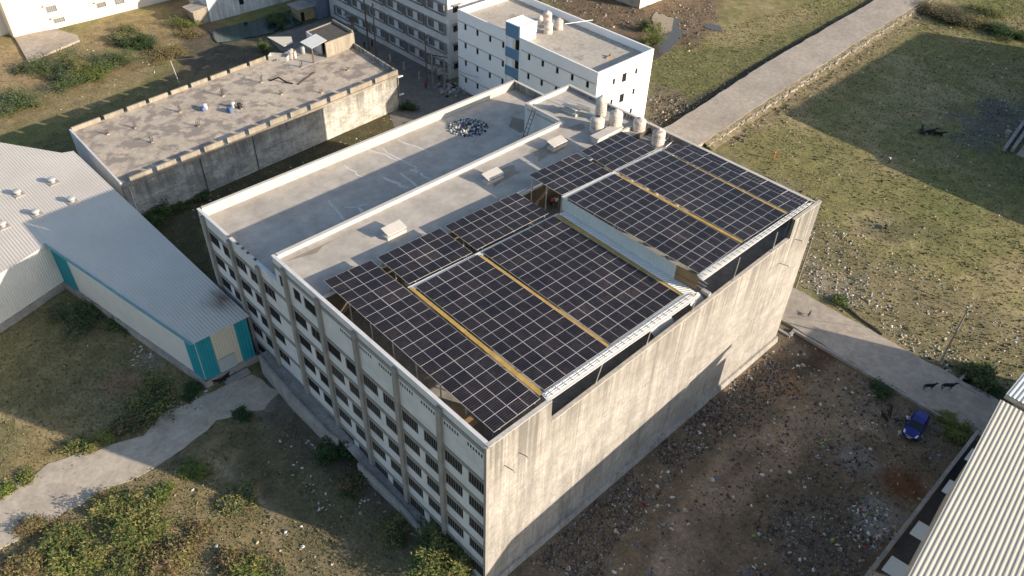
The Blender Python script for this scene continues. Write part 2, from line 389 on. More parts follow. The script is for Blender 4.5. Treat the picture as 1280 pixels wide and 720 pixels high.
# ground: one sheet, fine where the picture looks, coarse out to the horizon
xs = np.r_[[-1500, -700, -300, -150, -100, -70], np.arange(-45, 190, .62), [200, 230, 300, 500, 900, 1800]]
ys = np.r_[[-1500, -700, -300, -150, -90, -60], np.arange(-40, 165, .62), [175, 200, 260, 400, 800, 1800]]
GX, GY = np.meshgrid(xs, ys, indexing='ij')
nA = fbm(GX, GY, 9, 1); nB = fbm(GX, GY, 2.6, 5); nC = fbm(GX, GY, 26, 9, 3)
def sm(a, lo, hi): t = np.clip((a-lo)/(hi-lo), 0, 1); return t*t*(3-2*t)
def lerp(c, d, t): return c*(1-t[..., None])+np.array(d)*t[..., None]
olive = np.array((.205, .19, .085)); c = np.ones(GX.shape+(3,))*olive
c = lerp(c, (.30, .25, .14), sm(nA, .42, .62)*.8)          # dry straw
c = lerp(c, (.145, .16, .060), sm(nC+.25*(nB-.5), .50, .62)*.7)   # greener
rub = np.zeros(GX.shape)                                       # how rubbly
def pzone(pts, col, amt=1.0, soft=2.0, rubble=0.0, z=0, brk=.5):
    """soft-edged polygon patch of another soil, outline in survey pixels"""
    global c, rub
    P = np.array(poly_px(pts, z)) if pts[0][0] is not None else None
    inside = np.zeros(GX.shape, bool); dist = np.full(GX.shape, 1e9)
    n = len(P); j = n-1
    for i in range(n):
        x1, y1 = P[i]; x2, y2 = P[j]
        inside ^= ((y1 > GY) != (y2 > GY)) & (GX < (x2-x1)*(GY-y1)/(y2-y1+1e-12)+x1)
        dx, dy = x2-x1, y2-y1; t = np.clip(((GX-x1)*dx+(GY-y1)*dy)/(dx*dx+dy*dy+1e-9), 0, 1)
        dist = np.minimum(dist, np.hypot(GX-x1-t*dx, GY-y1-t*dy)); j = i
    sd = np.where(inside, dist, -dist)+(nB-.5)*soft*2*brk+(nA-.5)*soft*brk
    k = sm(sd, -soft/2, soft/2)*amt
    c = lerp(c, col, k)
    rub = rub*(1-k)+rubble*k if rubble else rub
def pblob(px, py, r, col, amt=.8, rubble=None):
    global c, rub
    x, y = P2(px, py); d = np.hypot(GX-x, GY-y)+(nB-.5)*r*1.2
    k = sm(-d, -r, -r*.35)*amt; c = lerp(c, col, k)
    if rubble is not None: rub = rub*(1-k)+rubble*k
DIRT = (.27, .205, .15); DARK = (.165, .125, .092); TAN = (.24, .19, .125)
# top left waste ground
pzone([(-60, 40), (60, 50), (210, 5), (240, 60), (120, 130), (-60, 190)], (.26, .20, .12), .75, 6)
pzone([(-60, 60), (40, 60), (60, 100), (-60, 140)], (.34, .25, .15), .9, 3)
pzone([(-60, 200), (60, 170), (240, 70), (330, 80), (80, 210), (-60, 260)], (.13, .125, .06), .85, 4)
pzone([(205, 0), (260, 0), (300, 60), (350, 60), (330, 80), (200, 110), (230, 70)], (.17, .135, .09), .9, 3, .4)
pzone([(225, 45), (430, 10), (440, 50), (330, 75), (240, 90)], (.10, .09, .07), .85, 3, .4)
# behind / between buildings
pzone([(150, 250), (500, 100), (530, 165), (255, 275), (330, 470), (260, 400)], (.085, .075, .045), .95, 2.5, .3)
pzone([(430, 10), (560, 110), (640, 130), (520, 175), (490, 120), (400, 30)], (.15, .135, .115), .95, 1.5, .15)
# yard on the right: dark ash, soil and rubble
pzone([(580, 760), (610, 725), (985, 400), (1060, 455), (1215, 545), (1060, 780), (560, 900)], DARK, .95, 1.5, 1.0)
pzone([(800, 730), (825, 680), (850, 640), (930, 580), (985, 530), (1010, 560), (950, 610), (880, 660), (860, 760)], DIRT, .85, 2, .35)
pzone([(985, 470), (1060, 480), (1120, 540), (1110, 600), (1010, 560), (970, 520)], (.22, .175, .125), .85, 3, .5)
pzone([(640, 720), (700, 690), (770, 700), (760, 760), (620, 790)], (.15, .12, .095), .7, 2, .5)
pblob(975, 478, 3.2, (.26, .16, .09), .85, 1.0); pblob(1000, 455, 3, (.06, .045, .035), .7)
pblob(1022, 430, 3.5, (.09, .05, .035), .8); pblob(1125, 602, 3.0, (.15, .065, .03), .9, .4)
pblob(1075, 575, 3, (.22, .22, .22), .6, 1.0); pblob(1100, 640, 3, (.30, .30, .30), .6, 1.0); pblob(1085, 655, 1.5, (.45, .45, .46), .7, 1.0)
pzone([(905, 555), (930, 540), (1020, 520), (1110, 525), (1100, 540), (1010, 540), (930, 570), (880, 630), (850, 700), (830, 740), (800, 740), (835, 660), (870, 600)], (.30, .235, .175), .7, 1.2, .1)
pblob(1170, 500, 4, (.17, .15, .12), .7, 1.0); pblob(1040, 660, 5, (.11, .105, .085), .6)
pblob(870, 660, 3, (.14, .11, .085), .6); pblob(1010, 690, 5, (.11, .10, .09), .6)
pblob(1110, 560, 4, (.17, .125, .09), .7, .3)
# field on the right
pzone([(985, 300), (1030, 280), (1180, 360), (1300, 420), (1300, 470), (1240, 500), (1080, 400), (995, 355)], (.19, .165, .10), .75, 5, .9)
pzone([(1010, 325), (1080, 350), (1060, 390), (1000, 350)], (.24, .21, .16), .8, 3, 1.0)
pzone([(890, 180), (1010, 240), (1020, 300), (960, 240)], (.19, .16, .115), .7, 4, .6)
pblob(1105, 285, 4.5, (.20, .175, .12), .8); pblob(1080, 215, 5, (.20, .18, .09), .7); pblob(1150, 290, 6, (.12, .13, .055), .6)
pblob(1240, 160, 9, (.12, .12, .12), .8, .8); pblob(1262, 140, 8, (.11, .11, .11), .8, .8); pblob(1215, 175, 6, (.12, .12, .10), .6, .6)
pzone([(960, 125), (1130, 15), (1165, 0), (1190, 0), (1150, 30), (1000, 140), (900, 190)], (.26, .21, .125), .75, 3, .6)
pblob(1190, 18, 8, (.06, .055, .035), .9); pblob(1210, 25, 5, (.12, .075, .045), .7)
pzone([(1230, 25), (1300, 45), (1300, 62), (1240, 42)], (.05, .085, .025), .8, 3)
pzone([(1220, -20), (1320, -20), (1320, 30), (1240, 15), (1190, -5)], (.15, .17, .06), .7, 6)
# rubble east of the white building
pzone([(650, -60), (900, -60), (900, 20), (865, 60), (800, 60), (700, 20)], (.155, .115, .08), .95, 5, .9)
pzone([(800, 60), (870, 60), (930, 60), (1100, -10), (1000, 60), (840, 150), (812, 150)], (.14, .145, .065), .8, 5)
pzone([(812, 100), (850, 110), (870, 140), (830, 160), (800, 160)], (.19, .155, .12), .8, 3, .9)
pzone([(815, 150), (1100, -6), (1112, 4), (835, 168)], (.05, .05, .045), .85, 1.2, .4)  # dark strip paints the raised road's shadow into the ground colour
# left: grass plot, paths, yard by the facade
pzone([(-60, 370), (60, 345), (265, 485), (170, 545), (-60, 660)], (.165, .15, .085), .8, 4)
pblob(150, 480, 2.4, (.26, .165, .11), .85); pblob(30, 430, 6, (.16, .15, .085), .7); pblob(60, 560, 6, (.29, .225, .115), .7)
pzone([(-30, 500), (30, 520), (130, 560), (130, 568), (20, 530), (-30, 515)], (.36, .28, .17), .7, .8)
pzone([(180, 600), (260, 510), (335, 470), (420, 545), (590, 700), (600, 800), (150, 800), (-60, 800), (-60, 720)], (.165, .14, .095), .85, 3, .35)
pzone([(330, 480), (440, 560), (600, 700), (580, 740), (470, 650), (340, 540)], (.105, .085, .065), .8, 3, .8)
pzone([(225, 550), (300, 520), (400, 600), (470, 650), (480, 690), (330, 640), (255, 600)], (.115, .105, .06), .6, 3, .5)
pzone([(255, 560), (285, 580), (325, 618), (345, 640), (350, 690), (343, 690), (338, 645), (318, 622), (250, 572)], (.36, .31, .24), .85, .6)
pzone([(-60, 690), (60, 650), (180, 620), (270, 560), (350, 640), (370, 740), (-60, 800)], (.25, .20, .11), .75, 4, .2)
pblob(70, 655, 2.4, (.30, .21, .14), .8); pblob(330, 500, 4, (.23, .22, .20), .7); pblob(430, 680, 3, (.19, .16, .12), .6)
pblob(190, 450, 2, (.26, .25, .23), .7, 1.0)
c = np.clip(c*(0.82+.36*nB)[..., None]*(.85+.3*fbm(GX, GY, 1.3, 21, 2))[..., None], 0.01, .8)
roadmask = ((GX > 50.2) & (GX < 58) & (GY < 44)) | ((GX > 47) & (GY > 33.5) & (GY < 45.5))
bldmask = ((GX > -.6) & (GX < 48.5) & (GY > -.6) & (GY < 47.5))
GZ = ((fbm(GX, GY, 2.2, 31)-.5)*.22+(fbm(GX, GY, 7, 41)-.5)*.35)*(.35+.9*rub)
GZ = np.where((np.abs(GX) > 190) | (GY > 165) | (GY < -60), 0, GZ)
flatz = np.where((GX > 49.0) & (GX < 59.2), 0, 1.0)*np.where((GX > 57) & (GY > 32.8) & (GY < 47), 0, 1.0)*np.where(bldmask, 0, 1.0)
GZ = GZ*flatz-.02
nx, ny = GX.shape
verts = np.stack([GX, GY, GZ], -1).reshape(-1, 3)
idx = np.arange(nx*ny).reshape(nx, ny)
faces = np.stack([idx[:-1, :-1], idx[1:, :-1], idx[1:, 1:], idx[:-1, 1:]], -1).reshape(-1, 4)
me = bpy.data.meshes.new('ground'); me.vertices.add(len(verts)); me.vertices.foreach_set('co', verts.ravel())
me.loops.add(faces.size); me.loops.foreach_set('vertex_index', faces.ravel())
me.polygons.add(len(faces)); me.polygons.foreach_set('loop_start', np.arange(len(faces))*4); me.polygons.foreach_set('loop_total', np.full(len(faces), 4))
me.update(calc_edges=True)
ca = me.color_attributes.new('soil', 'FLOAT_COLOR', 'POINT')
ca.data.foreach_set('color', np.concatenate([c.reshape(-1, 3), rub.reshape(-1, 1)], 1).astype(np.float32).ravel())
gm, t, b = base_mat('soil', .95, .15)
at_ = N(t, 'ShaderNodeAttribute', attribute_name='soil')
f1 = noise(t, s=2.3, detail=8, rough=.75); f2 = noise(t, s=.55, detail=5, rough=.6); f3 = noise(t, s=7.0, detail=4, rough=.8)
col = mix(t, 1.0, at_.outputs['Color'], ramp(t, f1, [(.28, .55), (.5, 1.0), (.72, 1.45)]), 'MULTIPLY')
col = mix(t, 1.0, col, ramp(t, f2, [(.3, (.72, .76, .70)), (.7, (1.25, 1.2, 1.15))]), 'MULTIPLY')
col = mix(t, 1.0, col, ramp(t, f3, [(.3, .62), (.7, 1.35)]), 'MULTIPLY')
# pale grit where the soil is rubbly
vo = N(t, 'ShaderNodeTexVoronoi'); vo.inputs['Scale'].default_value = 3.4; t.links.new(pos_vec(t, (1, 1, 1)), vo.inputs['Vector'])
g1 = ramp(t, vo.outputs['Distance'], [(.12, 1.0), (.2, 0.0)])
g2 = ramp(t, noise(t, s=.8, detail=5, rough=.8), [(.5, 0.0), (.66, 1.0)])
gg = mix(t, 1.0, mix(t, 1.0, g1, g2, 'MULTIPLY'), at_.outputs['Alpha'], 'MULTIPLY')
col = mix(t, gg, col, (.34, .32, .29))
t.links.new(col, b.inputs['Base Color'])
bump(t, b, f1, .5, .12)
me.materials.append(gm)
struct(bpy.data.objects.new('ground', me)); COL.objects.link(bpy.data.objects['ground'])

MT['bank'] = M('bank', (.25, .205, .13), var=.5, s=1.2, fine=4, stain=((.12, .12, .05), .5, .5, .6), bmp=.6)
def slab(name, pts, z0, z1, mat, edge=None):
    mb = MB(); mb.prism(pts, z0, z1); o = mb.build(name, mat); return struct(o)
# concrete road along the back of the plot, and the one that runs off to the top right
def ragged(pts, step=1.2, amp=.22, seed=3):
    r = random.Random(seed); out = []
    for i in range(len(pts)):
        a = pts[i]; b = pts[(i+1) % len(pts)]; L = math.dist(a, b); n = max(1, int(L/step))
        dx, dy = (b[0]-a[0])/L, (b[1]-a[1])/L
        for k in range(n):
            q = r.uniform(-amp, amp) if k else 0
            out.append((a[0]+(b[0]-a[0])*k/n-dy*q, a[1]+(b[1]-a[1])*k/n+dx*q))
    return out
struct(MB().prism(ragged([(50.7, -26.5), (57.6, -26.5), (57.5, 33.8), (60, 38), (60, 44.5), (50.9, 44.5)], 1.5, .16), -.1, .30).build('road', 'road'))
FZ = .75; q_ = lambda x, y: P2(x, y, FZ)
fl_ = [(56.5, 34.0), q_(880, 178), q_(960, 124), q_(1060, 60), q_(1165, -6), q_(1230, -45), q_(1180, -60), q_(1090, 2), q_(960, 77), q_(840, 155), (56.5, 41.0)]
far = ragged(fl_, 2.2, .12, 5)
struct(MB().prism(far, -.1, FZ).build('road', 'road'))
lane = ragged([P2(600, 135), P2(500, 178), P2(470, 100), P2(430, 25), P2(448, -20), P2(500, 55), P2(560, 100), P2(585, 118)], 2, .3, 8)
struct(MB().prism(lane, -.1, .03).build('lane', 'lane'))
path = ragged(poly_px([(-90, 650), (0, 620), (60, 580), (140, 556), (180, 545), (205, 515), (250, 497), (315, 468), (350, 490), (330, 512), (270, 525), (230, 560), (208, 575), (185, 590), (120, 618), (60, 655), (0, 686), (-90, 730)]), 1.3, .3, 9)
struct(MB().prism(path, -.1, .05).build('path', 'path'))
# road verge kerb (crumbled edging along the far road) and the low edge of the yard road
mb = MB(); r_ = random.Random(4); k0, k1 = V(*q_(880, 178), 0), V(*q_(1165, -6), 0)
for i in range(150):
    p = k0+(k1-k0)*i/150+V(0, r_.uniform(-.9, -.2), 0); s_ = r_.uniform(.2, .6)
    mb.beam((p[0], p[1], .25), (p[0]+r_.uniform(.4, .9), p[1]+r_.uniform(-.2, .2), .45), s_, r_.uniform(.25, .5))
struct(mb.build('road_kerb', 'road_edge'))
mb = MB(); mb.box(50.25, -21, -.1, 50.62, -.6, .34); mb.box(49.2, -1.0, -.1, 50.2, -.65, .3); mb.box(49.0, -1.0, -.1, 49.35, 1.6, .3)
struct(mb.build('road_kerb', 'kerb'))
mb = MB(); P_ = [q_(880, 178), q_(960, 124), q_(1060, 60), q_(1165, -6)]
for i in range(3):
    a_, b_ = P_[i], P_[i+1]; mb.quad((a_[0], a_[1]-2.2, -.06), (b_[0], b_[1]-2.2, -.06), (b_[0], b_[1]+.1, FZ-.03), (a_[0], a_[1]+.1, FZ-.03))
struct(mb.build('road_bank', 'bank'))
# open water
def water(name, pts, z, colr, rough=.06):
    m_, t_, b_ = base_mat(name+'_surface', rough, .5); b_.inputs['Base Color'].default_value = (*colr, 1)
    bump(t_, b_, noise(t_, s=1.2, detail=3), .05, .05)
    struct(MB().prism(ragged(pts, 1.5, .35, 6), -.3, z).build(name, m_))
water('pond', poly_px([(262, 40), (300, 30), (372, 12), (378, 30), (340, 42), (300, 50), (272, 54)]), .16, (.012, .04, .042), .12)
water('puddle', poly_px([(820, 15), (835, 22), (850, 24), (846, 34), (856, 40), (848, 52), (838, 62), (826, 72), (812, 78), (812, 60), (818, 40), (815, 22)]), .14, (.10, .09, .07), .05)
water('puddle', poly_px([(884, 30), (900, 33), (903, 40), (888, 38), (880, 34)]), .14, (.10, .09, .07), .05)
#@@MAIN
# ================================================================== MAIN BUILDING
LX, WH, WL, HT, HL = 47.4, 30.4, 46.68, 20.0, 16.8
TER, VR, LR = 16.2, 19.55, 15.7        # terrace, upper roof, low roof levels
hostel = thing('unfinished_building', 'large five storey building with stained blank side wall and solar panels over its roof', 'building', (24, 23, 0))
# left facade with real window openings -------------------------------------
BAY = 5.68; holes = []; slots = []; upper = []
rows = [14.85-3.12*k for k in range(5)]
bays = [(BAY*k, min(BAY*(k+1), WL)) for k in range(8)]
for (y0, y1) in bays:
    for T in rows:
        for a, b_ in ((.28, 2.40), (3.18, 5.38)):
            if T > 1.5: holes.append((y0+a, T-1.5, y0+b_, T))
for k in range(0, 4):
    for s0 in (.75, 3.55):
        for q in range(6):
            u = BAY*k+s0+q*.31
            if u < 20.5: slots.append((u, 17.95, u+.19, 18.35))
upper = [(28.75, 16.75, 29.75, 18.15), (26.1, 16.75, 27.3, 18.15), (23.25, 16.75, 25.5, 18.15)]
# facade plane x=0, outward normal -X : U=-Y, V=Z, origin at y=WH
def fl(h, y1): return (y1-h[2], h[1], y1-h[0], h[3])
mb = MB()
hh = [fl(h, WH) for h in holes+slots+upper if h[2] <= WH+.05 and h[0] < WH]
wall_holes(mb, (0, WH, 0), (0, -1, 0), (0, 0, 1), WH, HT, hh, .10, 0, 1)
hl_ = [fl(h, WL) for h in holes if h[0] >= WH-.05]
wall_holes(mb, (0, WL, 0), (0, -1, 0), (0, 0, 1), WL-WH, HL, hl_, .10, 0, 1)
# backs of the parapets
mb.box(.22, .3, 15.6, .25, WH, HT-.02); mb.box(.22, WH, 15.2, .25, WL-.3, HL-.02)
mb.build('facade_wall', ['facade_white', 'facade_band'], hostel)
mb = MB()
mb.box(-.06, .02, HT, .28, WH+.02, HT+.07); mb.box(-.06, WH+.02, HL, .28, WL+.02, HL+.07)
mb.build('parapet_cap', 'facade_white', hostel)
mb = MB()
for T in rows+[18.7]:
    top = WL if T < 15 else WH
    mb.box(-.06, .3, T+.02, -.003, top, T+.48)
mb.build('floor_band', 'facade_band', hostel)
for k in range(9):
    y = min(BAY*k, WL-.25); z1 = HT-.32 if y < WH-1 else HL-.25
    if k == 0: MB().box(-.30, -.02, -.1, -.004, .26, HT-.02).build('corner_pilaster', 'pilaster', hostel)
    else: MB().box(-.30, y-.26, -.1, -.17, y+.26, z1).box(-.17, y-.26, -.1, -.004, y+.26, z1).build('pilaster', 'pilaster', hostel)
n_w = 0
for h in sorted(holes, key=lambda h: (h[0], -h[3])):
    g = h[0] < 23 and not (h[0] > 17 and h[3] > 12)
    y1 = WL if h[0] >= WH-.05 else WH
    window(hostel, (0, y1, 0), (0, -1, 0), (0, 0, 1), fl(h, y1), .08, bars=6 if g else (0 if random.random() < .6 else 2), bw=.06, frame=.06)
for h in upper: window(hostel, (0, WH, 0), (0, -1, 0), (0, 0, 1), fl(h, WH), .08, bars=0, frame=.05)
mb = MB(); mb.box(.095, .5, 17.8, .10, 21, 18.5); mb.build('vent_slot_backing', 'dark', hostel)
# blank stained side wall with its notch ---------------------------------------
mb = MB()
pts = [(0, 0), (LX, 0), (LX, 20.35), (42.2, 20.35), (42.2, 17.95), (6.75, 17.35), (6.65, 20.0), (0, 20.0)]
def xz_prism(mb, pts, y0, y1, mi=0):
    n = len(pts); vs = [(p[0], y0, p[1]) for p in pts]+[(p[0], y1, p[1]) for p in pts]
    return mb.add(vs, [tuple(range(n)), tuple(range(2*n-1, n-1, -1))]+[(i, n+i, n+(i+1) % n, (i+1) % n)[::-1] for i in range(n)], mi)
xz_prism(mb, pts, 0, .32); mb.build('side_wall', 'wall_big', hostel)
mb = MB(); mb.box(.02, -.03, 20.0, 6.63, .36, 20.09); mb.box(42.22, -.03, 20.35, LX+.03, .36, 20.43)
mb.add([(6.8, -.03, 17.36), (42.15, -.03, 17.96), (42.15, .36, 17.96), (6.8, .36, 17.36), (6.8, -.03, 17.45), (42.15, -.03, 18.05), (42.15, .36, 18.05), (6.8, .36, 17.45)], [(3, 2, 1, 0), (4, 5, 6, 7), (0, 1, 5, 4), (1, 2, 6, 5), (2, 3, 7, 6), (3, 0, 4, 7)])
mb.build('side_wall_cap', 'cap', hostel)
mb = MB(); mb.hexa([(-.05, -.45, -.2), (LX, -.45, -.2), (LX, -.002, -.2), (-.05, -.002, -.2), (-.05, -.28, .75), (LX, -.28, .75), (LX, -.002, .75), (-.05, -.002, .75)])
mb.build('plinth', 'wall_big', hostel)
for x, z, a in ((1.6, 16.4, .9), (3.2, 16.6, .8), (41.5, 15.2, 1.0), (43.6, 17.3, .7)):
    MB().tube([(x, -.01, z), (x+.1, -a, z+.15), (x+.15, -a-.05, z-.1)], .035, 5).build('rebar_stub', 'steel_dark', hostel)
# back wall and inner walls
mb = MB(); mb.box(LX-.32, .33, 0, LX-.004, 36.4, HT-.02); mb.box(LX-.32, 36.41, 0, LX-.004, WL-.33, HL); mb.build('rear_wall', 'wall_grey', hostel)
mb = MB(); mb.box(LX-.36, .36, HT-.02, LX+.03, 36.42, HT+.07); mb.box(LX-.36, 36.44, HL, LX+.03, WL+.02, HL+.1); mb.build('parapet_cap', 'parapet', hostel)
mb = MB(); mb.box(.36, WL-.32, 0, LX, WL, HL); mb.build('far_side_wall', 'parapet', hostel)
mb = MB(); mb.box(.43, WL-.36, HL, LX-.37, WL+.03, HL+.1); mb.build('parapet_cap', 'parapet', hostel)
# walls round the upper roof
mb = MB(); mb.box(.36, WH-.30, 15.2, 39.3, WH, HT-.05); mb.box(39.3, WH-.3, 15.2, 39.6, 36.1, HT-.05); mb.box(39.3, 36.1, 15.2, LX-.33, 36.4, HT-.05)
mb.build('upper_roof_wall', 'facade_white', hostel)
mb = MB(); mb.box(.43, WH-.38, HT-.05, 39.26, WH+.05, HT+.06); mb.box(39.28, WH-.38, HT-.05, 39.66, 36.12, HT+.06); mb.box(39.28, 36.14, HT-.05, LX-.37, 36.48, HT+.06)
mb.build('parapet_cap', 'parapet', hostel)
mb = MB(); mb.box(.37, 22.55, 15.8, LX-.33, 22.85, VR-.002); mb.build('terrace_rear_wall', 'steel_dark', hostel)  # rear wall coloured near-black to paint in the shade under the arrays
mb = MB(); mb.box(.4, 22.4, VR, 41.0, 22.7, VR+.16); mb.box(41.2, 23.9, VR, LX-.34, 24.2, HT+.02); mb.box(41.0, 22.4, VR, 41.2, 24.2, HT-.1); mb.build('roof_kerb', 'parapet', hostel)
MB().box(.37, 22.86, VR-.3, 39.29, WH-.31, VR).box(39.29, 22.86, VR-.3, LX-.33, 36.09, VR).build('upper_roof', 'roof_screed', hostel)
MB().box(.37, WH+.01, LR-.3, 39.29, WL-.33, LR).box(39.29, 36.41, LR-.3, LX-.33, WL-.33, LR).build('low_roof', 'roof_screed', hostel)
MB().box(.37, .33, TER-.3, LX-.33, 22.54, TER).build('terrace_floor', 'terrace', hostel)
MB().box(.4, .4, 8.0, LX-.4, WL-.4, 8.2).build('inner_floor', 'dark', hostel)

# pale mortar streaks and a damp patch on the low roof screed
for (a, b_, w_) in (((455, 185), (498, 200), .3), ((478, 186), (510, 206), .25), ((515, 206), (524, 216), .2), ((430, 205), (452, 222), .25), ((480, 222), (508, 235), .45), ((500, 217), (525, 236), .3), ((515, 212), (540, 226), .35), ((412, 250), (434, 277), .3), ((428, 260), (460, 256), .25), ((447, 258), (453, 267), .4), ((498, 175), (535, 190), .3)):
    p, q = at(*a, LR+.004), at(*b_, LR+.004); n_ = 5; rr = random.Random(int(a[0]))
    pp = [p+(q-p)*k/n_+V(rr.uniform(-.2, .2), rr.uniform(-.2, .2), 0) for k in range(n_+1)]; d_ = (q-p)/np.linalg.norm(q-p); s_ = V(-d_[1], d_[0], 0)*w_/2
    mb = MB()
    for k in range(n_): mb.quad(pp[k]-s_*(.6 if k == 0 else 1), pp[k+1]-s_*(.5 if k == n_-1 else 1), pp[k+1]+s_*(.5 if k == n_-1 else 1), pp[k]+s_*(.6 if k == 0 else 1))
    mb.build('mortar_streak', 'mortar', hostel)
mb = MB(); z_ = VR+.004; q = [at(*s_, z_) for s_ in ((356, 327), (424, 297), (404, 307), (396, 316), (378, 321))]; mb.add(q, [(0, 4, 3, 2, 1)]); mb.build('damp_patch', 'damp', hostel)
mb = MB(); z_ = LR+.004; q = [at(*s_, z_) for s_ in ((640, 146), (655, 150), (664, 162), (650, 166), (636, 158))]; mb.add(q, [(0, 4, 3, 2, 1)]); mb.build('damp_patch', 'damp', hostel)

for l_ in (((600, 222), (640, 205), (655, 214), (618, 236)), ((708, 158), (728, 152), (736, 160), (716, 168)), ((655, 188), (700, 172), (712, 186), (668, 205)), ((722, 128), (742, 136), (738, 142), (716, 134))):
    cx_ = sum(a_[0] for a_ in l_)/len(l_); cy_ = sum(a_[1] for a_ in l_)/len(l_); rr = random.Random(int(cx_)); q = []
    n_ = 22
    for k in range(n_):
        t_ = k/n_*len(l_); i_ = int(t_); f_ = t_-i_; a_, b_ = l_[i_], l_[(i_+1) % len(l_)]; x_, y_ = a_[0]+(b_[0]-a_[0])*f_, a_[1]+(b_[1]-a_[1])*f_
        s_ = rr.uniform(.55, 1.0); q.append(at(cx_+(x_-cx_)*s_, cy_+(y_-cy_)*s_, VR+.004))
    mb = MB(); mb.add(q, [tuple(range(n_))[::-1]]); mb.build('damp_patch', M('damp2', (.30, .27, .23), var=.3, s=1.2), hostel)

# apron and low retaining wall along the facade
kp = [(323.75, 443.75, 2.9), (365, 493, 2.8), (385, 514, 2.6), (410, 540, 2.4), (422, 549, 2.2)]
kp2 = [(447.5, 578.75, 1.7), (475, 605, 1.5), (500, 630, 1.3), (534, 670, 1.0), (563, 692, .8), (600, 716, .5)]
def kerb(ps, label):
    mb = MB(); q = [at(a, b, z) for a, b, z in ps]
    for i in range(len(q)-1):
        a, b = q[i], q[i+1]
        mb.hexa([(a[0]-.12, a[1], -.2), (a[0]+.12, a[1], -.2), (b[0]+.12, b[1], -.2), (b[0]-.12, b[1], -.2), (a[0]-.12, a[1], a[2]), (a[0]+.12, a[1], a[2]), (b[0]+.12, b[1], b[2]), (b[0]-.12, b[1], b[2])][::1] if a[1] < b[1] else
                [(a[0]+.12, a[1], -.2), (a[0]-.12, a[1], -.2), (b[0]-.12, b[1], -.2), (b[0]+.12, b[1], -.2), (a[0]+.12, a[1], a[2]), (a[0]-.12, a[1], a[2]), (b[0]-.12, b[1], b[2]), (b[0]+.12, b[1], b[2])])
    return tag(mb.build('retaining_wall', 'kerb'), label, 'low wall')
kerb(kp, 'thin grey retaining wall starting beside the teal shed corner')
kerb(kp2, 'thin pale retaining wall running to the tree at the building corner')
mb = MB(); q = [at(a, b, z-.35) for a, b, z in kp+kp2]
ring = [(p[0]+.12, p[1], p[2]) for p in q]
for i in range(len(ring)-1):
    a, b = ring[i], ring[i+1]
    mb.quad((a[0], a[1], a[2]), (b[0], b[1], b[2]), (-.31, b[1], b[2]+.05), (-.31, a[1], a[2]+.05))
    mb.quad((-.31, a[1], a[2]+.05), (-.31, b[1], b[2]+.05), (.0, b[1], b[2]+.05), (.0, a[1], a[2]+.05))
struct(mb.build('apron', 'terrace'))

# ------------------------------------------------------------------ solar arrays
def zl(y): return 20.56-.018*(22.9-y)
ZU = 21.9
def atz(px, py, up):
    if up: return at(px, py, ZU-.05)
    p = at(px, py, 20.4)
    for _ in range(3): p = at(px, py, zl(p[1]))
    return p
def array(corn, nu, nv, up, label, skip=(), zoff=0, legs=True, du=None):
    TLc, TR, BL, BR = [atz(*q, up) for q in corn]
    base = (TLc+TR+BL+BR)/4
    root = thing('solar_array', label, 'solar array', (base[0], base[1], TER), 'solar arrays over the roof terrace')
    def S(u, v): return (TLc*(1-u)+TR*u)*(1-v)+(BL*(1-u)+BR*u)*v
    for i in range(nu):
        for j in range(nv):
            if (i, j) in skip: continue
            e = .004
            a, b, c_, d = S((i+e)/nu, (j+e)/nv), S((i+1-e)/nu, (j+e)/nv), S((i+1-e)/nu, (j+1-e)/nv), S((i+e)/nu, (j+1-e)/nv)
            dz = V(0, 0, .04)
            mb = MB()
            top = [d, c_, b, a]
            mb.add([p for p in top]+[p-dz for p in top], [(0, 1, 2, 3)], 0, [[(0, 0), (1, 0), (1, 1), (0, 1)]])
            mb.add([p for p in top]+[p-dz for p in top], [(7, 6, 5, 4), (0, 4, 5, 1), (1, 5, 6, 2), (2, 6, 7, 3), (3, 7, 4, 0)], 1)
            mb.build('solar_module', ['solar', 'metal'], root)
    for u in (.25/nu, 1-.25/nu) if nu < 3 else (.3/nu, .5, 1-.3/nu):
        MB().beam(S(u, 0)-V(0, 0, .12), S(u, 1)-V(0, 0, .12), .07, .10).build('purlin', 'metal', root)
    if legs:
        nl = max(2, int(round(nv*1.24/3.1))+1)
        for k in range(nl-(1 if nv == 13 else 0)):
            v = (k+.12)/(nl-1+.24)
            for u in ((.06, .94) if nu < 3 else (.04, .96)):
                p = S(u, v); zf = TER if p[1] < 22.5 else VR
                mb = MB(); mb.box(p[0]-.045, p[1]-.045, zf+.3, p[0]+.045, p[1]+.045, p[2]-.17); mb.box(p[0]-.18, p[1]-.18, zf+.002, p[0]+.18, p[1]+.18, zf+.32, 1)
                mb.build('post', ['metal', 'cap'], root)
    return root
array(((404.4, 351), (463.7, 325), (617.5, 540.6), (675.6, 498)), 2, 18, 0, 'long narrow solar array along the left edge, two modules wide, nearest the windowed facade')
array(((471, 321.5), (550, 285), (511, 355), (590.6, 315.6)), 3, 4, 0, 'small solar array of four rows beside the long narrow left array')
array(((555.6, 282.5), (645.6, 240.6), (595.6, 312.5), (687, 266)), 4, 4, 0, 'small solar array just left of the two standing men')
array(((660.6, 218.75), (721, 191), (702.5, 244), (763.5, 215.5)), 3, 4, 1, 'small solar array directly behind the two standing men, casting shade on them')
array(((725.6, 189), (777, 164), (766, 213.75), (821, 186)), 3, 4, 1, 'small solar array right beside the white water tanks')
array(((518.8, 358), (596.9, 318), (680, 488), (760, 434)), 3, 13, 0, 'large lower solar array between the first two yellow walkways from the left')
array(((602.5, 315), (691.9, 270), (763, 430.5), (851, 369)), 4, 13, 0, 'large lower solar array, four modules wide, below the pale sheet riser')
array(((708, 247), (768, 217), (874, 342), (925, 304.5)), 3, 13, 1, 'large raised solar array just above the pale sheet riser')
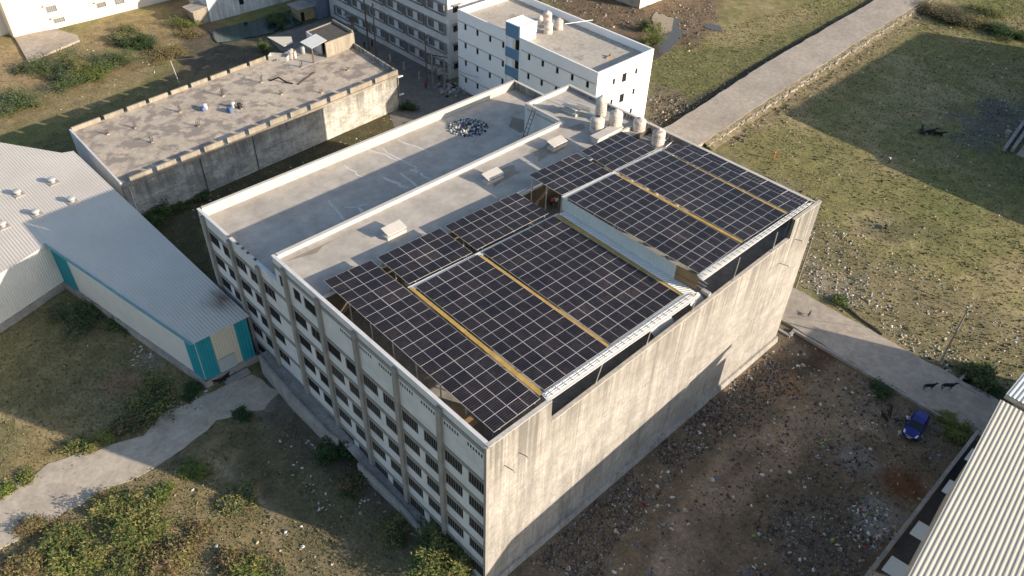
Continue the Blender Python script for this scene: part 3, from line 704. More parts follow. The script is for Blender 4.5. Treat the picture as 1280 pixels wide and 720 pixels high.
array(((772, 214), (828, 188), (930, 301), (982, 267)), 3, 13, 1, 'large raised solar array between the two thin yellow walkways on the right')
array(((829.5, 187), (845.5, 179.5), (986, 265.5), (1001.5, 256.5)), 1, 13, 1, 'single column of landscape solar modules near the far roof edge')
array(((855, 184), (865, 180.5), (1002.5, 256), (1011.5, 250.5)), 1, 6, 1, 'single column of upright solar modules at the outer far roof edge')

def strip(name, px4, up, mat, label, cat, dz=-.05, thick=.06, group=None, corr=None):
    q = [atz(*p, up)+V(0, 0, dz) for p in px4]
    mb = MB()
    if corr: corrugated(mb, q[0], q[1], q[2], q[3], corr, .04)
    else:
        lo = [p-V(0, 0, thick) for p in q]; A = (q[1][0]-q[0][0])*(q[2][1]-q[0][1])-(q[1][1]-q[0][1])*(q[2][0]-q[0][0])
        if A < 0: q = q[::-1]; lo = lo[::-1]
        mb.hexa(lo+q)
    return tag(mb.build(name, mat), label, cat, group)
G = 'yellow walkways between the solar arrays'
strip('walkway', [(511.5, 360), (515.5, 358), (679, 490), (674, 493.5)], 0, 'yellow', 'widest yellow walkway, between the long narrow left array and its neighbour', 'walkway', group=G)
strip('walkway', [(599, 319), (601.5, 317.5), (762, 431), (759, 433)], 0, 'yellow', 'thin yellow walkway down the middle of the lower arrays', 'walkway', group=G)
strip('walkway', [(692.5, 270.5), (697.5, 268), (856, 364.5), (849, 369.5)], 0, 'yellow', 'yellow walkway edging the pale corrugated valley sheet', 'walkway', group=G)
strip('walkway', [(769, 217.5), (771, 216), (929, 301), (926.5, 303)], 1, 'yellow', 'thin yellow walkway down the middle of the raised arrays', 'walkway', group=G)
strip('walkway', [(827.5, 189.5), (829, 188), (985.5, 265), (983.5, 267)], 1, 'yellow', 'faint yellow walkway nearest the far roof edge', 'walkway', group=G)
G = 'white sheet gutters around the arrays'
strip('gutter', [(509, 358), (697, 265.5), (702, 269), (516, 361.5)], 0, 'sheet_white', 'narrow white gutter between the small lower arrays and the large lower arrays', 'gutter', dz=-.10, group=G)
strip('gutter', [(702, 244.5), (828, 184), (833, 187), (709, 248.5)], 1, 'sheet_white', 'narrow white gutter between the small raised arrays and the large raised arrays', 'gutter', dz=-.10, group=G)
strip('gutter', [(676.5, 491.5), (855, 367), (875, 369.5), (685, 501.5)], 0, 'sheet_white', 'wide white ribbed gutter along the near end of the lower arrays', 'gutter', dz=-.06, group=G, corr=None)
strip('gutter', [(871, 343), (1003, 256), (1016, 252), (879, 350)], 1, 'sheet_white', 'wide white ribbed gutter along the near end of the raised arrays', 'gutter', dz=-.06, group=G)
# conduit lines on the gutters
for (a, b_, up, s_) in (((681, 493), (866, 366), 0, 'lower'), ((875, 344), (1008, 253.5), 1, 'raised')):
    mb = MB(); p, q = atz(*a, up), atz(*b_, up)
    for o_ in (0, .22, .44): mb.tube([p+V(0, -o_, .05), q+V(0, -o_, .05)], .03, 5)
    for k in range(24): 
        m_ = p+(q-p)*(k+.5)/24; mb.box(m_[0]-.04, m_[1]-.5, m_[2]+.02, m_[0]+.04, m_[1]+.05, m_[2]+.09)
    tag(mb.build('conduit', 'metal'), 'metal conduit clipped along the wide gutter of the %s arrays' % s_, 'conduit', 'conduits on the gutters')
# gutter lip
mb = MB(); p, q = atz(685, 502, 0), atz(874.5, 370, 0); mb.beam(p-V(0, 0, .12), q-V(0, 0, .12), .06, .22)
p, q = atz(879, 350.5, 1), atz(1016, 253, 1); mb.beam(p-V(0, 0, .12), q-V(0, 0, .12), .06, .22)
# valley sheet and riser
strip('valley_sheet', [(697, 268), (709, 262), (874, 363), (857, 366)][0:4], 0, 'sheet_blue', 'pale corrugated valley sheet at the foot of the riser', 'roof sheet', dz=-.02)
o = bpy.data.objects['valley_sheet']; bpy.data.objects.remove(o)
q = [atz(*p, 0) for p in [(697.5, 267), (710, 262.5), (871, 366), (855, 368)]]
mb = MB(); corrugated(mb, q[0]-V(0, 0, .02), q[3]-V(0, 0, .02), q[2]-V(0, 0, .02), q[1]-V(0, 0, .02), .3, .05)
tag(mb.build('valley_sheet', 'sheet_blue'), 'pale corrugated valley sheet at the foot of the riser', 'roof sheet')
a, b_ = atz(703.5, 246.5, 1), atz(846, 331, 1); a2, b2 = V(a[0], a[1], 20.15), V(b_[0], b_[1], 20.15)
mb = MB(); corrugated(mb, a-V(0, 0, .06), b_-V(0, 0, .06), b2, a2, .3, .04); tag(mb.build('riser_cladding', 'sheet_blue'), 'pale blue ribbed sheet riser between lower and raised arrays', 'cladding')
c_ = atz(873.5, 345, 1)
mb = MB(); mb.quad(b_-V(0, 0, .06), c_-V(0, 0, .06), V(c_[0], c_[1], 20.3), b2); mb.quad(b_-V(-.05, 0, .06), b2+V(.05, 0, 0), V(c_[0]+.05, c_[1], 20.3), c_-V(-.05, 0, .06))
mb.beam((b_[0]-.04, b_[1], 20.9), (c_[0]-.04, c_[1], 20.75), .05, .06)
tag(mb.build('board_cladding', 'brown'), 'brown board closing the near end of the riser', 'board')
p0 = atz(868, 356, 0); mb = MB()
for dz_, dx in ((.1, 0), (.35, .2), (.6, .35)): mb.tube([p0+V(dx, 1.5, dz_), p0+V(dx, -1.1, dz_)], .035, 5)
mb.tube([p0+V(.2, 0, -.2), p0+V(.2, 0, 1.0)], .05, 5); mb.box(p0[0]+.1, p0[1]-1.6, p0[2]-.5, p0[0]+.5, p0[1]-.7, p0[2]-.2)
tag(mb.build('pipe_bundle', 'metal'), 'bundle of thin pipes sticking out below the brown board', 'pipes')
# tall thin posts standing from the notch wall to the gutters
for a, t_, up, lb in (((749, 484), (754, 453), 0, 'left'), ((812, 434), (815.5, 408), 0, 'second'), ((868, 390), (872, 370), 0, 'third'), ((918, 350), (926, 321), 1, 'fourth'), ((966, 312), (973, 289), 1, 'right')):
    tp = atz(*t_, up); bp = at(*a, 17.6); 
    tag(MB().tube([(bp[0], .45, TER+.01), (tp[0], tp[1]+.05, tp[2]-.15)], .055, 6).build('gutter_post', 'metal'),
        {'left': 'leftmost thin post between the notched wall and the gutter', 'second': 'second thin post from the left in the wall notch', 'third': 'middle thin post in the notch, under the pipe bundle', 'fourth': 'thin post in the notch under the raised arrays, left of the last', 'right': 'rightmost thin post in the dark notch of the wall'}[lb], 'post', 'posts in the wall notch')
# loose things on the terrace
z_ = 18.9
for k_, pl in enumerate(([(553, 511), (565, 503), (598, 528), (590, 534)], [(566, 520), (592, 534), (600, 531), (584, 541)])):
    mb = MB()
    q = poly_px(pl, z_); mb.prism(q, z_-.06, z_); cx_, cy_ = sum(a_[0] for a_ in q)/4, sum(a_[1] for a_ in q)/4; mb.box(cx_-.1, cy_-.1, TER+.002, cx_+.1, cy_+.1, z_-.06); z_ -= .15
    tag(mb.build('plywood_sheet', 'brown'), ['large brown plywood sheet propped behind the facade parapet near the array corner', 'narrow brown plywood sheet overlapping the large one near the array corner'][k_], 'plywood')
for k, (px, py, rz) in enumerate(((822, 412, .1), (829, 408, -.2), (872, 382, .3))):
    p = at(px, py, 17.0); mb = MB(); q = [V(math.cos(rz)*a-math.sin(rz)*b, math.sin(rz)*a+math.cos(rz)*b, 0)*1.0 for a, b in ((-1.1, -.5), (1.1, -.5), (1.1, .5), (-1.1, .5))]
    corrugated(mb, *[p+v+V(0, 0, .0 if i < 2 else .7) for i, v in enumerate(q)], .2, .04)
    tag(mb.build('loose_sheet', 'sheet_blue'), ['pale offcut roof sheet leaning behind the notch wall, left one', 'pale offcut roof sheet overlapping the left one behind the notch wall', 'grey offcut sheet behind the notch wall near the pipe bundle'][k], 'sheet offcut')

# ------------------------------------------------------------------ roof-top items
def vent(px, py, z, L, Wd, label, rz=0, hgt=.62):
    Wd = .95; L = 2.3
    p = at(px, py, z); root = thing('roof_vent', label, 'roof vent', (p[0], p[1], z), 'concrete vent hoods on the upper roof')
    mb = MB(); mb.box(-L/2, -Wd/2, 0, L/2, Wd/2, .35); mb.box(-L/2+.25, -Wd/2+.2, .35, L/2-.25, Wd/2-.2, .55, 0)
    b1 = mb.build('vent_base', 'parapet', root, local=True)
    for sx in (-1, 1):
        for sy in (-1, 1): MB().box(sx*(L/2-.3)-.06, sy*(Wd/2-.25)-.06, .55, sx*(L/2-.3)+.06, sy*(Wd/2-.25)+.06, hgt+.02).build('hood_post', 'parapet', root, local=True)
    mb = MB(); mb.hexa([(-L/2, -Wd/2-.1, hgt), (L/2, -Wd/2-.1, hgt), (L/2, Wd/2+.1, hgt+.26), (-L/2, Wd/2+.1, hgt+.26), (-L/2, -Wd/2-.1, hgt+.09), (L/2, -Wd/2-.1, hgt+.09), (L/2, Wd/2+.1, hgt+.35), (-L/2, Wd/2+.1, hgt+.35)])
    mb.build('hood', 'parapet', root, local=True); root.rotation_euler.z = rz
vent(493, 293, VR, 2.6, 1.5, 'concrete vent hood on the upper roof nearest the facade')
vent(616, 225, VR, 2.6, 1.5, 'concrete vent hood at the middle of the upper roof')
vent(696, 184, VR, 2.6, 1.5, 'concrete vent hood between the ladder and the small raised arrays')
vent(714, 141, VR, 2.8, 1.6, 'concrete vent hood behind the pipes at the far end of the upper roof', R(90))
p = at(758, 172, VR); tag(MB().box(p[0]-2.2, p[1]-.5, VR+.002, p[0]+2.2, p[1]+.5, VR+.75).box(p[0]-2.3, p[1]-.6, VR+.75, p[0]+2.3, p[1]+.6, VR+.87).build('duct', 'parapet'), 'long low concrete duct between the leaning tank and the arrays', 'duct')
def lathe(prof, n=20, mi=0, mb=None):
    mb = mb or MB(); vs = []; fs = []
    for r, z in prof:
        for k in range(n): t_ = 2*math.pi*k/n; vs.append((r*math.cos(t_), r*math.sin(t_), z))
    for i in range(len(prof)-1):
        for k in range(n): fs.append((i*n+k, i*n+(k+1) % n, (i+1)*n+(k+1) % n, (i+1)*n+k))
    fs.append(tuple(range(n-1, -1, -1))); fs.append(tuple((len(prof)-1)*n+k for k in range(n)))
    return mb.add(vs, fs, mi)
def tank(p, r, h, label, stand=0.0, group='white plastic water tanks', mat='tank', lid=True):
    root = thing('water_tank', label, 'water tank', p, group)
    prof = [(r*.97, stand), (r, stand+.05)]
    for k in range(5):
        z0 = stand+.08+(h*.78)*k/5; dz = h*.78/5
        prof += [(r, z0), (r, z0+dz*.7), (r*.965, z0+dz*.78), (r*.965, z0+dz*.95)]
    prof += [(r, stand+h*.8), (r*.93, stand+h*.86), (r*.6, stand+h*.95), (r*.32, stand+h*.98)]
    lathe(prof, 24).build('tank_body', mat, root, smooth=False, local=True)
    if lid: lathe([(r*.32, stand+h*.98), (r*.34, stand+h*1.0), (r*.34, stand+h*1.05), (r*.1, stand+h*1.08)], 16).build('lid', mat, root, local=True)
    else: lathe([(r*.34, stand+h*.975), (r*.34, stand+h*1.02), (r*.28, stand+h*1.021)], 16).build('mouth', 'tank_dark', root, local=True)
    if stand > .2:
        for k in range(4):
            t_ = math.pi/4+k*math.pi/2; MB().beam((math.cos(t_)*r*.8, math.sin(t_)*r*.8, 0), (math.cos(t_)*r*.75, math.sin(t_)*r*.75, stand-.04), .07, .07).build('stand_leg', 'metal', root, local=True)
        MB().box(-r*.8, -r*.8, stand-.07, r*.8, r*.8, stand-.003).build('stand_top', 'metal', root, local=True)
    return root
def roofp(px, py, z): p = at(px, py, z); return (p[0], p[1], z)
tank(roofp(750, 148, VR), .68, 2.5, 'tall narrow white tank furthest back beside the rear parapet', .5)
tank(roofp(745.5, 164, VR), .86, 2.0, 'dirty pinkish water tank standing on the roof in front of the tall one', 0, lid=False)
tank(roofp(768, 163, VR), .80, 1.9, 'white tank with brown stains raised on a thin steel stand', .75)
tank(roofp(797.5, 167, 19.0), .78, 1.9, 'white water tank in the small yard, left of the pair near the small arrays', .2)
tank(roofp(821.5, 181.5, 19.0), .78, 1.9, 'white water tank in the small yard, right of the pair near the small arrays', .2)
mb = MB(); mb.box(42.8, 17.5, TER, LX-.34, 22.5, 19.0); tag(mb.build('tank_platform', 'terrace'), 'raised concrete platform carrying the pair of tanks by the arrays', 'platform')
mb = MB()
for (a, b_) in (((692, 123), (740, 142)), ((701, 121), (747, 138)), ((740, 142), (748, 150))):
    mb.tube([V(*roofp(*a, VR+.35)), V(*roofp(*b_, VR+.35))], .05, 6)
tag(mb.build('water_pipe', 'white_clean'), 'white water pipes crossing the far end of the upper roof to the tanks', 'pipe')
mb = MB()
for (a, b_) in (((806, 170), (826, 176)), ((824, 181), (836, 172)), ((832, 184), (842, 176))):
    mb.tube([V(*roofp(*a, 19.5)), V(*roofp(*b_, 19.5))], .045, 6)
tag(mb.build('water_pipe', 'white_clean'), 'short white pipes joining the pair of tanks near the small arrays', 'pipe')
# ladder
mb = MB(); a, b_ = V(39.15, 34.6, HT+.2), V(36.6, 34.2, LR+.02)
for s_ in (-.28, .28): mb.tube([a+V(0, s_, 0), b_+V(0, s_, 0)], .045, 5)
for k in range(9): q = a+(b_-a)*(k+.7)/9.4; mb.tube([q-V(0, .28, 0), q+V(0, .28, 0)], .035, 5)
tag(mb.build('ladder', 'steel_dark'), 'black ladder leaning from the low roof up to the upper roof', 'ladder')
# rubbish pile
def chunks(name, pts, mats, smin, smax, label=None, cat=None, kind='stuff', flatten=.6, seed=1):
    r = np.random.default_rng(seed); mb = MB()
    for (x, y, z) in pts:
        s_ = r.uniform(smin, smax); n = 5; a0 = r.uniform(0, 6.3); hh_ = s_*flatten*r.uniform(.3, 1.2)
        base = [(x+s_*.5*r.uniform(.6, 1.1)*math.cos(a0+2*math.pi*k/n)*(1.5 if k % 2 else 1), y+s_*.5*r.uniform(.6, 1.1)*math.sin(a0+2*math.pi*k/n), z) for k in range(n)]
        ap = (x+r.uniform(-.2, .2)*s_, y+r.uniform(-.2, .2)*s_, z+hh_)
        mid = [((p[0]*.75+x*.25), (p[1]*.75+y*.25), z+hh_*.75) for p in base]
        mi = int(r.integers(0, len(mats)))
        vs = base+mid+[ap]
        mb.add(vs, [(k, (k+1) % n, n+(k+1) % n, n+k) for k in range(n)]+[(n+k, n+(k+1) % n, 2*n) for k in range(n)], mi)
    o = mb.build(name, mats); 
    return tag(o, label, cat, None, kind)
r = np.random.default_rng(5); pts = []
pc = at(585, 159, LR); 
for _ in range(950):
    a = r.uniform(0, 6.28); q = r.uniform(0, 1)**.6; du, dv = q*math.cos(a), q*math.sin(a)
    p = at(585+24*du, 160+11*dv, LR); pts.append((p[0], p[1], LR+max(0, .55*(1-q*1.05))*r.uniform(.2, 1)))
cols = {'trash_white': (.62, .62, .60), 'trash_grey': (.24, .25, .27), 'trash_dark': (.035, .035, .04), 'trash_cream': (.50, .42, .30), 'trash_blue': (.12, .18, .34), 'trash_green': (.25, .36, .08), 'trash_red': (.42, .06, .05)}
for k, v in cols.items(): MT[k] = flat(k, v, .8)
chunks('rubbish_heap', pts, ['trash_dark', 'trash_white', 'trash_grey', 'trash_dark', 'trash_grey', 'trash_white', 'trash_cream', 'trash_dark', 'trash_grey', 'trash_dark', 'trash_grey', 'trash_blue', 'trash_white'], .16, .42, 'heap of mixed bottles and rubbish on the far part of the low roof', 'rubbish heap', 'stuff', .8)
# bricks on the low parapet
for k, (px, py) in enumerate(((287, 296), (297, 305), (303, 311), (309.5, 316.5), (318, 325))):
    p = at(px, py, HL+.1); MBb = MB().box(.0, p[1]-.14, HL+.072, .24, p[1]+.14, HL+.2)
    tag(MBb.build('brick', 'brick' if k < 4 else 'steel_dark'), ['brick on the low front parapet furthest from the step', 'second brick on the low front parapet counting from the far end', 'middle brick of the row on the low front parapet', 'fourth brick on the low front parapet', 'dark brick on the low front parapet nearest the step'][k], 'brick', 'bricks on the low parapet')
#@@TOWN
# ================================================================== NEIGHBOURS
# -- old flat-roofed building with mouldy walls
FLc, FRc, BRc, BLc = V(.2, 73.5, 0), V(49.0, 76.4, 0), V(50.4, 97.4, 0), V(.7, 92.6, 0)
old = thing('flat_roofed_building', 'long low building with mouldy wall, gapped parapet and rebar stubs on its roof', 'building', (25, 85, 0))
def side(a, b): d = b-a; return d/np.linalg.norm(d), np.linalg.norm(d)
def hexwall(mb, a, b, t, z0, z1, mi=0):   # wall from a to b, thickness t to the left of a->b
    d, L = side(a, b); n = V(-d[1], d[0], 0)*t
    P = [a, b, b+n, a+n]; return mb.hexa([V(p[0], p[1], z0) for p in P]+[V(p[0], p[1], z1) for p in P], mi)
mb = MB(); hexwall(mb, FLc, FRc, .3, 0, 6.25); mb.build('front_wall', 'wall_grey', old)
mb = MB(); hexwall(mb, FRc+V(-.0, .3, 0), BRc, .3, 0, 7.0); mb.build('end_wall', 'wall_grey', old)
mb = MB(); hexwall(mb, BRc, BLc, .3, 0, 6.25); mb.build('rear_wall', 'wall_grey', old)
mb = MB(); hexwall(mb, BLc, FLc+V(0, .3, 0), .3, 0, 5.6); hexwall(mb, BLc+V(-.02, 0, 0), FLc+V(-.02, .3, 0), .28, 5.6, 6.7); mb.build('end_wall', 'facade_white', old)
mb = MB(); ins = [FLc+V(.32, .34, 0), FRc+V(-.34, .3, 0), BRc+V(-.33, -.33, 0), BLc+V(.32, -.33, 0)]
mb.hexa([V(p[0], p[1], 5.9) for p in ins]+[V(p[0], p[1], 6.24) for p in ins]); mb.build('roof', 'grey_roof', old)
d, L = side(FLc, FRc)
gaps = [1.0, 4.9, 8.5, 12.2, 15.9, 19.5, 23.2, 26.9, 30.6, 34.4, 38.4, 43.6]
mb = MB(); e = FLc.copy(); hexwall(mb, FLc+V(0, -.28, 0), FRc+V(0, -.28, 0), .28, 5.95, 6.32); mb.build('cornice', 'wall_grey_top', old)
for i in range(len(gaps)):
    u0 = gaps[i]+.35; u1 = (gaps[i+1]-.35) if i+1 < len(gaps) else L-.02
    mb = MB(); hexwall(mb, FLc+d*u0, FLc+d*u1, .28, 6.255, 7.12); mb.build('parapet_block', 'wall_grey_top', old)
d2, L2 = side(BLc, BRc); gb = [0, 8.7, 12.4, 16.2, 19.8, 23.4, 27.1, 31, 35]; gb = [0, 5.0]+gb[1:]
for i in range(len(gb)-1):
    a, b_ = BLc+d2*(gb[i]+.3), BLc+d2*(gb[i+1]-.3)
    mb = MB(); hexwall(mb, b_, a, .28, 6.255, 6.9); mb.build('parapet_block', 'wall_grey_top', old)
for (x, z0, z1) in ((.9, 0, 6), (11.5, 0, 6.1), (20.2, 0, 6.1), (48.6, 0, 6)):
    p = FLc+d*x; MB().tube([(p[0], p[1]-.12, 0), (p[0], p[1]-.12, z1)], .06, 6).build('drain_pipe', 'white_clean' if x < 2 else 'steel_dark', old)
for (x, z) in ((49.0, 5.9), (49.0, 2.6)): MB().box(x-.3, 76.0, z, x+.7, 76.35, z+.12).build('spout', 'white_clean', old)
# roof cabin
CB = [V(43.6, 89.7, 0), V(50.0, 90.3, 0), V(50.2, 97.0, 0), V(43.8, 96.2, 0)]
mb = MB(); hexwall(mb, CB[0], CB[1], .25, 6.245, 8.9); hexwall(mb, CB[1]+V(0, .25, 0), CB[2], .25, 6.245, 9.2); hexwall(mb, CB[2], CB[3], .25, 6.245, 8.85); mb.build('cabin_wall', 'wall_grey_top', old)
mb = MB(); hexwall(mb, CB[3]+V(0, -.2, 0), CB[0]+V(0, 1.6, 0), .25, 6.245, 8.85); mb.build('cabin_side_wall', 'facade_white', old)
MB().prism([tuple(p[:2]) for p in (CB[0]+V(.26, .26, 0), CB[1]+V(-.3, .26, 0), CB[2]+V(-.3, -.3, 0), CB[3]+V(.26, -.26, 0))], 8.5, 8.72).build('cabin_roof', 'steel_dark', old)
q = [at(*p, 8.9) for p in ((375, 52.5), (389.4, 60.6), (408.75, 51), (395, 43))]
def sheet(q, th=.05):
    mb = MB(); A = (q[1][0]-q[0][0])*(q[2][1]-q[0][1])-(q[1][1]-q[0][1])*(q[2][0]-q[0][0])
    if A < 0: q = q[::-1]
    return mb.hexa([p-V(0, 0, th) for p in q]+list(q))
sheet([q[0], q[1], q[2]+V(0, 0, .1), q[3]+V(0, 0, .15)]).build('porch_roof', 'sheet_white', old)
p = at(389.8, 61.5, 8.8); MB().box(p[0]-.1, p[1]-.1, 6.242, p[0]+.1, p[1]+.1, 8.85).build('porch_post', 'wood', old)
q = [at(*p, 7.9) for p in ((334, 46), (355, 58), (366, 53), (364, 45.6))]
tag(sheet(q).build('awning', 'sheet_cream'), 'cream awning sheet over the rear edge beside the roof cabin', 'awning')
p = at(386, 70, 6.25); mb = MB(); q = [at(*s_, 6.25) for s_ in ((352, 80), (378, 84), (410, 74), (382, 66))]; q = [V(a[0], a[1], 6.29) for a in q]; sheet(q).build('porch_floor', 'roof_screed', old)
tank(roofp(366, 72, 6.3), .72, 1.5, 'white tank standing beside the roof cabin on the mouldy building', 0)
tank(roofp(379, 66, 6.3), .4, 1.2, 'small grey drum tucked against the roof cabin', 0, mat='metal')
p = at(349, 74, 6.26); mb = MB()
for s_ in (0, 1):
    mb.box(-1.6, -.75+s_*1.4, 0, 1.6, -.65+s_*1.4, .8)
mb.box(-1.7, -.65, 0, -1.6, .65, .8); mb.box(1.6, -.65, 0, 1.7, .65, .8); mb.box(-1.6, -.65, .1, 1.6, .65, .2)
rt = thing('masonry_trough', 'white open masonry trough with scrap inside beside the roof cabin', 'trough', p); mb.build('trough_wall', 'parapet', rt, local=True); rt.rotation_euler.z = R(-48)
pts = [(p[0]+rng.uniform(-.9, .9), p[1]+rng.uniform(-.8, .8), 6.5) for _ in range(30)]
chunks('scrap', pts, ['trash_dark', 'trash_grey', 'rust'], .2, .5, 'scrap heaped in and around the white masonry trough', 'scrap')
# rebar column stubs
def rebar(px, py, h, label, k):
    p = at(px, py, 6.25); root = thing('rebar_column', label, 'rebar stub', (p[0], p[1], 6.245), 'rebar stubs on the mouldy building roof')
    r = random.Random(k); MB().box(-.2, -.2, 0, .2, .2, .14).build('column_base', 'grey_roof', root, local=True)
    for i in range(6):
        x, y = (-.17+.17*(i % 3)), (-.14 if i < 3 else .14); mb = MB()
        mb.tube([(x, y, .1), (x+r.uniform(-.08, .08), y+r.uniform(-.08, .08), h*.6), (x+r.uniform(-.25, .25), y+r.uniform(-.25, .25), h*r.uniform(.85, 1.1))], .035, 4); mb.build('rebar', 'rust', root, local=True)
    return root
sts = [(225, 140, 1.1, 'rebar stub near the middle of the old roof, left of the blue drums'), (169, 160, 1.1, 'rebar stub nearest the pale end wall, rear row'), (190, 178, 1.1, 'rebar stub nearest the front left corner of the old roof'), (248, 158, 1.1, 'rebar stub in front of the blue drums, front row'), (279, 120, 1.5, 'tall rebar stub behind the blue drums'), (302, 136, .9, 'rebar stub just right of the blue drums'), (327, 103, 1.4, 'tall rebar stub in the rear row beside the black cable'), (377, 84, 1.2, 'rebar stub at the edge of the porch floor'), (352, 118, .8, 'thin rebar stub beside the straight dark crack'), (402, 104, .8, 'thin rebar stub left of the straight dark crack') , (435, 88, .7, 'thin rebar stub nearest the rear lane end of the old roof'), (135, 168, .8, 'short rebar stub against the pale end wall')]
sts[9] = (402, 116, .7, 'thin rebar stub near the front parapet of the old roof')
for k, s_ in enumerate(sts): rebar(*s_, k)
for k, (px, py, m_, lb) in enumerate(((253, 137, 'trash_blue', 'blue drum lying left of the others on the old roof'), (257, 136, 'trash_white', 'white can beside the left blue drum'), (284, 139, 'trash_blue', 'leftmost blue drum of the cluster on the old roof'), (289, 141, 'trash_blue', 'blue drum at the front of the cluster on the old roof'), (292, 134, 'trash_white', 'white can behind the cluster of blue drums'), (300, 135, 'trash_dark', 'black can beside the rebar right of the blue drums'))):
    p = at(px, py, 6.25); rt = thing('drum', lb, 'drum', (p[0], p[1], 6.25)); lathe([(.30, 0), (.33, .04), (.33, .75), (.30, .82), (.12, .86)], 14).build('drum_body', m_, rt, local=True)
    if k in (0, 2): rt.rotation_euler = (R(88), 0, R(30*k)); rt.location.z += .34
p = at(376, 102, 6.25); tag(MB().beam((34.2, 84.0, 6.31), (38.9, 86.2, 6.31), .3, .1).build('timber', 'wood'), 'long dark timber lying on the old roof', 'timber')
tag(MB().tube([(31.5, 88.2, 6.3), (32.6, 87.2, 6.9), (33.2, 85.8, 6.32), (33.7, 84.9, 6.31)], .13, 6).build('hose', 'black'), 'black hose trailing from the tall rebar on the old roof', 'hose')

# -- white block with dark slit windows
wb = thing('white_building', 'clean white four storey block with small dark windows and a blue stairwell', 'building', (68.5, 59.6, 0))
X0, X1, Y0, Y1, ZT = 61.8, 75.1, 43.5, 75.7, 14.5
hs = []
for z in (12.0, 8.7, 5.45, 2.2):
    for y in (45.4, 48.6, 51.8, 55.0, 58.1, 64.2, 67.4, 70.6, 73.7): hs.append((Y1-y-.3, z-.55, Y1-y+.3, z+.55))
rec = [(Y1-63.5, a, Y1-60.4, b_) for a, b_ in ((12.1, 14.0), (8.85, 10.45), (5.55, 7.2), (2.2, 3.9))]
mb = MB(); wall_holes(mb, (X0, Y1, 0), (0, -1, 0), (0, 0, 1), Y1-Y0, ZT, hs+rec, .25, 0); mb.build('long_wall', 'white', wb)
for h in hs: window(wb, (X0, Y1, 0), (0, -1, 0), (0, 0, 1), h, .22, bars=0, frame=.05)
h2 = [(x-X0-w_/2, z-h_/2, x-X0+w_/2, z+h_/2) for x, z, w_, h_ in ((65.8, 11.9, .6, 1.0), (68.3, 11.8, 1.1, 1.5), (71.2, 12.0, .6, 1.0), (65.8, 8.4, .6, 1.0), (68.3, 8.3, 1.1, 1.5), (71.2, 8.5, .6, 1.0), (68.3, 4.9, 1.1, 1.5), (71.2, 5.0, .6, 1.0))]
mb = MB(); wall_holes(mb, (X0, Y0, 0), (1, 0, 0), (0, 0, 1), X1-X0, ZT, h2, .25, 0); mb.build('gable_wall', 'white', wb)
for h in h2: window(wb, (X0, Y0, 0), (1, 0, 0), (0, 0, 1), h, .22, bars=0, frame=.05)
mb = MB(); mb.box(X0+.25, Y0+.26, 0, X0+.28, Y1-.25, ZT); mb.box(X1-.25, Y0+.01, 0, X1, Y1, ZT); mb.box(X0+.01, Y1-.25, 0, X1-.26, Y1, ZT); mb.box(X0+.29, Y0+.26, 13, X1-.26, Y0+.29, ZT)
mb.build('parapet_wall', 'white', wb)
mb = MB(); mb.box(X0+.002, Y0+.002, ZT, X1+.05, Y0+.28, ZT+.06); mb.box(X0+.002, Y0+.29, ZT, X0+.28, 60.2, ZT+.06); mb.box(X0+.002, 63.7, ZT, X0+.28, Y1, ZT+.06); mb.box(X1-.26, Y0+.29, ZT, X1+.05, Y1, ZT+.06); mb.build('parapet_cap', 'white_clean', wb)
MT['screed2'] = M('screed_plain', (.46, .42, .36), var=.14, s=.2, fine=2, stain=((.30, .27, .24), .22, .56, .62))
MB().box(X0+.3, Y0+.3, 13.1, X1-.27, Y1-.26, 13.4).build('roof', 'screed2', wb)
mb = MB()
for z in (12.0, 8.7, 5.45, 2.2):
    mb.box(X0-.14, Y0+.3, z+.6, X0-.003, 59.9, z+.70); mb.box(X0-.14, 63.9, z+.6, X0-.003, Y1, z+.70)
mb.build('window_ledge', 'cap', wb)
MT['blue_wall'] = M('blue_wall', (.13, .25, .38), var=.12, s=1)
mb = MB()
for a, b_ in ((14.0, 16.2), (10.45, 12.1), (7.2, 8.85), (3.9, 5.55)): mb.box(X0-.12, 60.45, a, X0-.004, 63.55, b_)
mb.build('stair_panel', 'blue_wall', wb)
mb = MB(); mb.box(X0, 60.3, ZT, X0+3.8, 60.44, 16.3); mb.box(X0, 63.5, ZT, X0+3.8, 63.7, 16.3); mb.box(X0+.01, 60.45, 16.05, X0+3.8, 63.49, 16.22); mb.box(X0+3.6, 60.45, 13.41, X0+3.8, 63.49, 16.04); mb.box(X0+.27, 60.44, 13.41, X0+3.6, 60.46, ZT-.01)
mb.build('stair_tower', 'white', wb)
mb = MB()
for a, b_ in ((12.1, 14.0), (8.85, 10.45), (5.55, 7.2), (2.2, 3.9)): mb.box(X0+.26, 60.42, a-.1, X0+.24, 62.2, b_+.1, 0)
mb.build('stair_lobby', 'cream', wb)
mb = MB()
for a, b_ in ((12.1, 14.0), (8.85, 10.45), (5.55, 7.2), (2.2, 3.9)): mb.box(X0+.20, 60.42, a, X0+.235, 61.5, b_)
mb.build('stair_opening', 'dark', wb)
for k, (px, py, h, lb) in enumerate(((685, 41, 1.9, 'front white tank on the white block roof'), (698, 36.5, 1.8, 'rightmost white tank on the white block roof'), (684, 28, 1.9, 'rear white tank on the white block roof'), (675, 31, 1.5, 'small white tank nearest the stair tower on the white block roof'))):
    tank(roofp(px, py, 13.4), .75 if k < 3 else .5, h, lb, 0, 'white tanks on the white block')
tag(MB().tube([(70.2, 58.4, 15.2), (75.2, 56.7, 15.1)], .06, 6).build('water_pipe', 'white_clean'), 'white pipe running from the rooftop tank across the white block parapet', 'pipe')
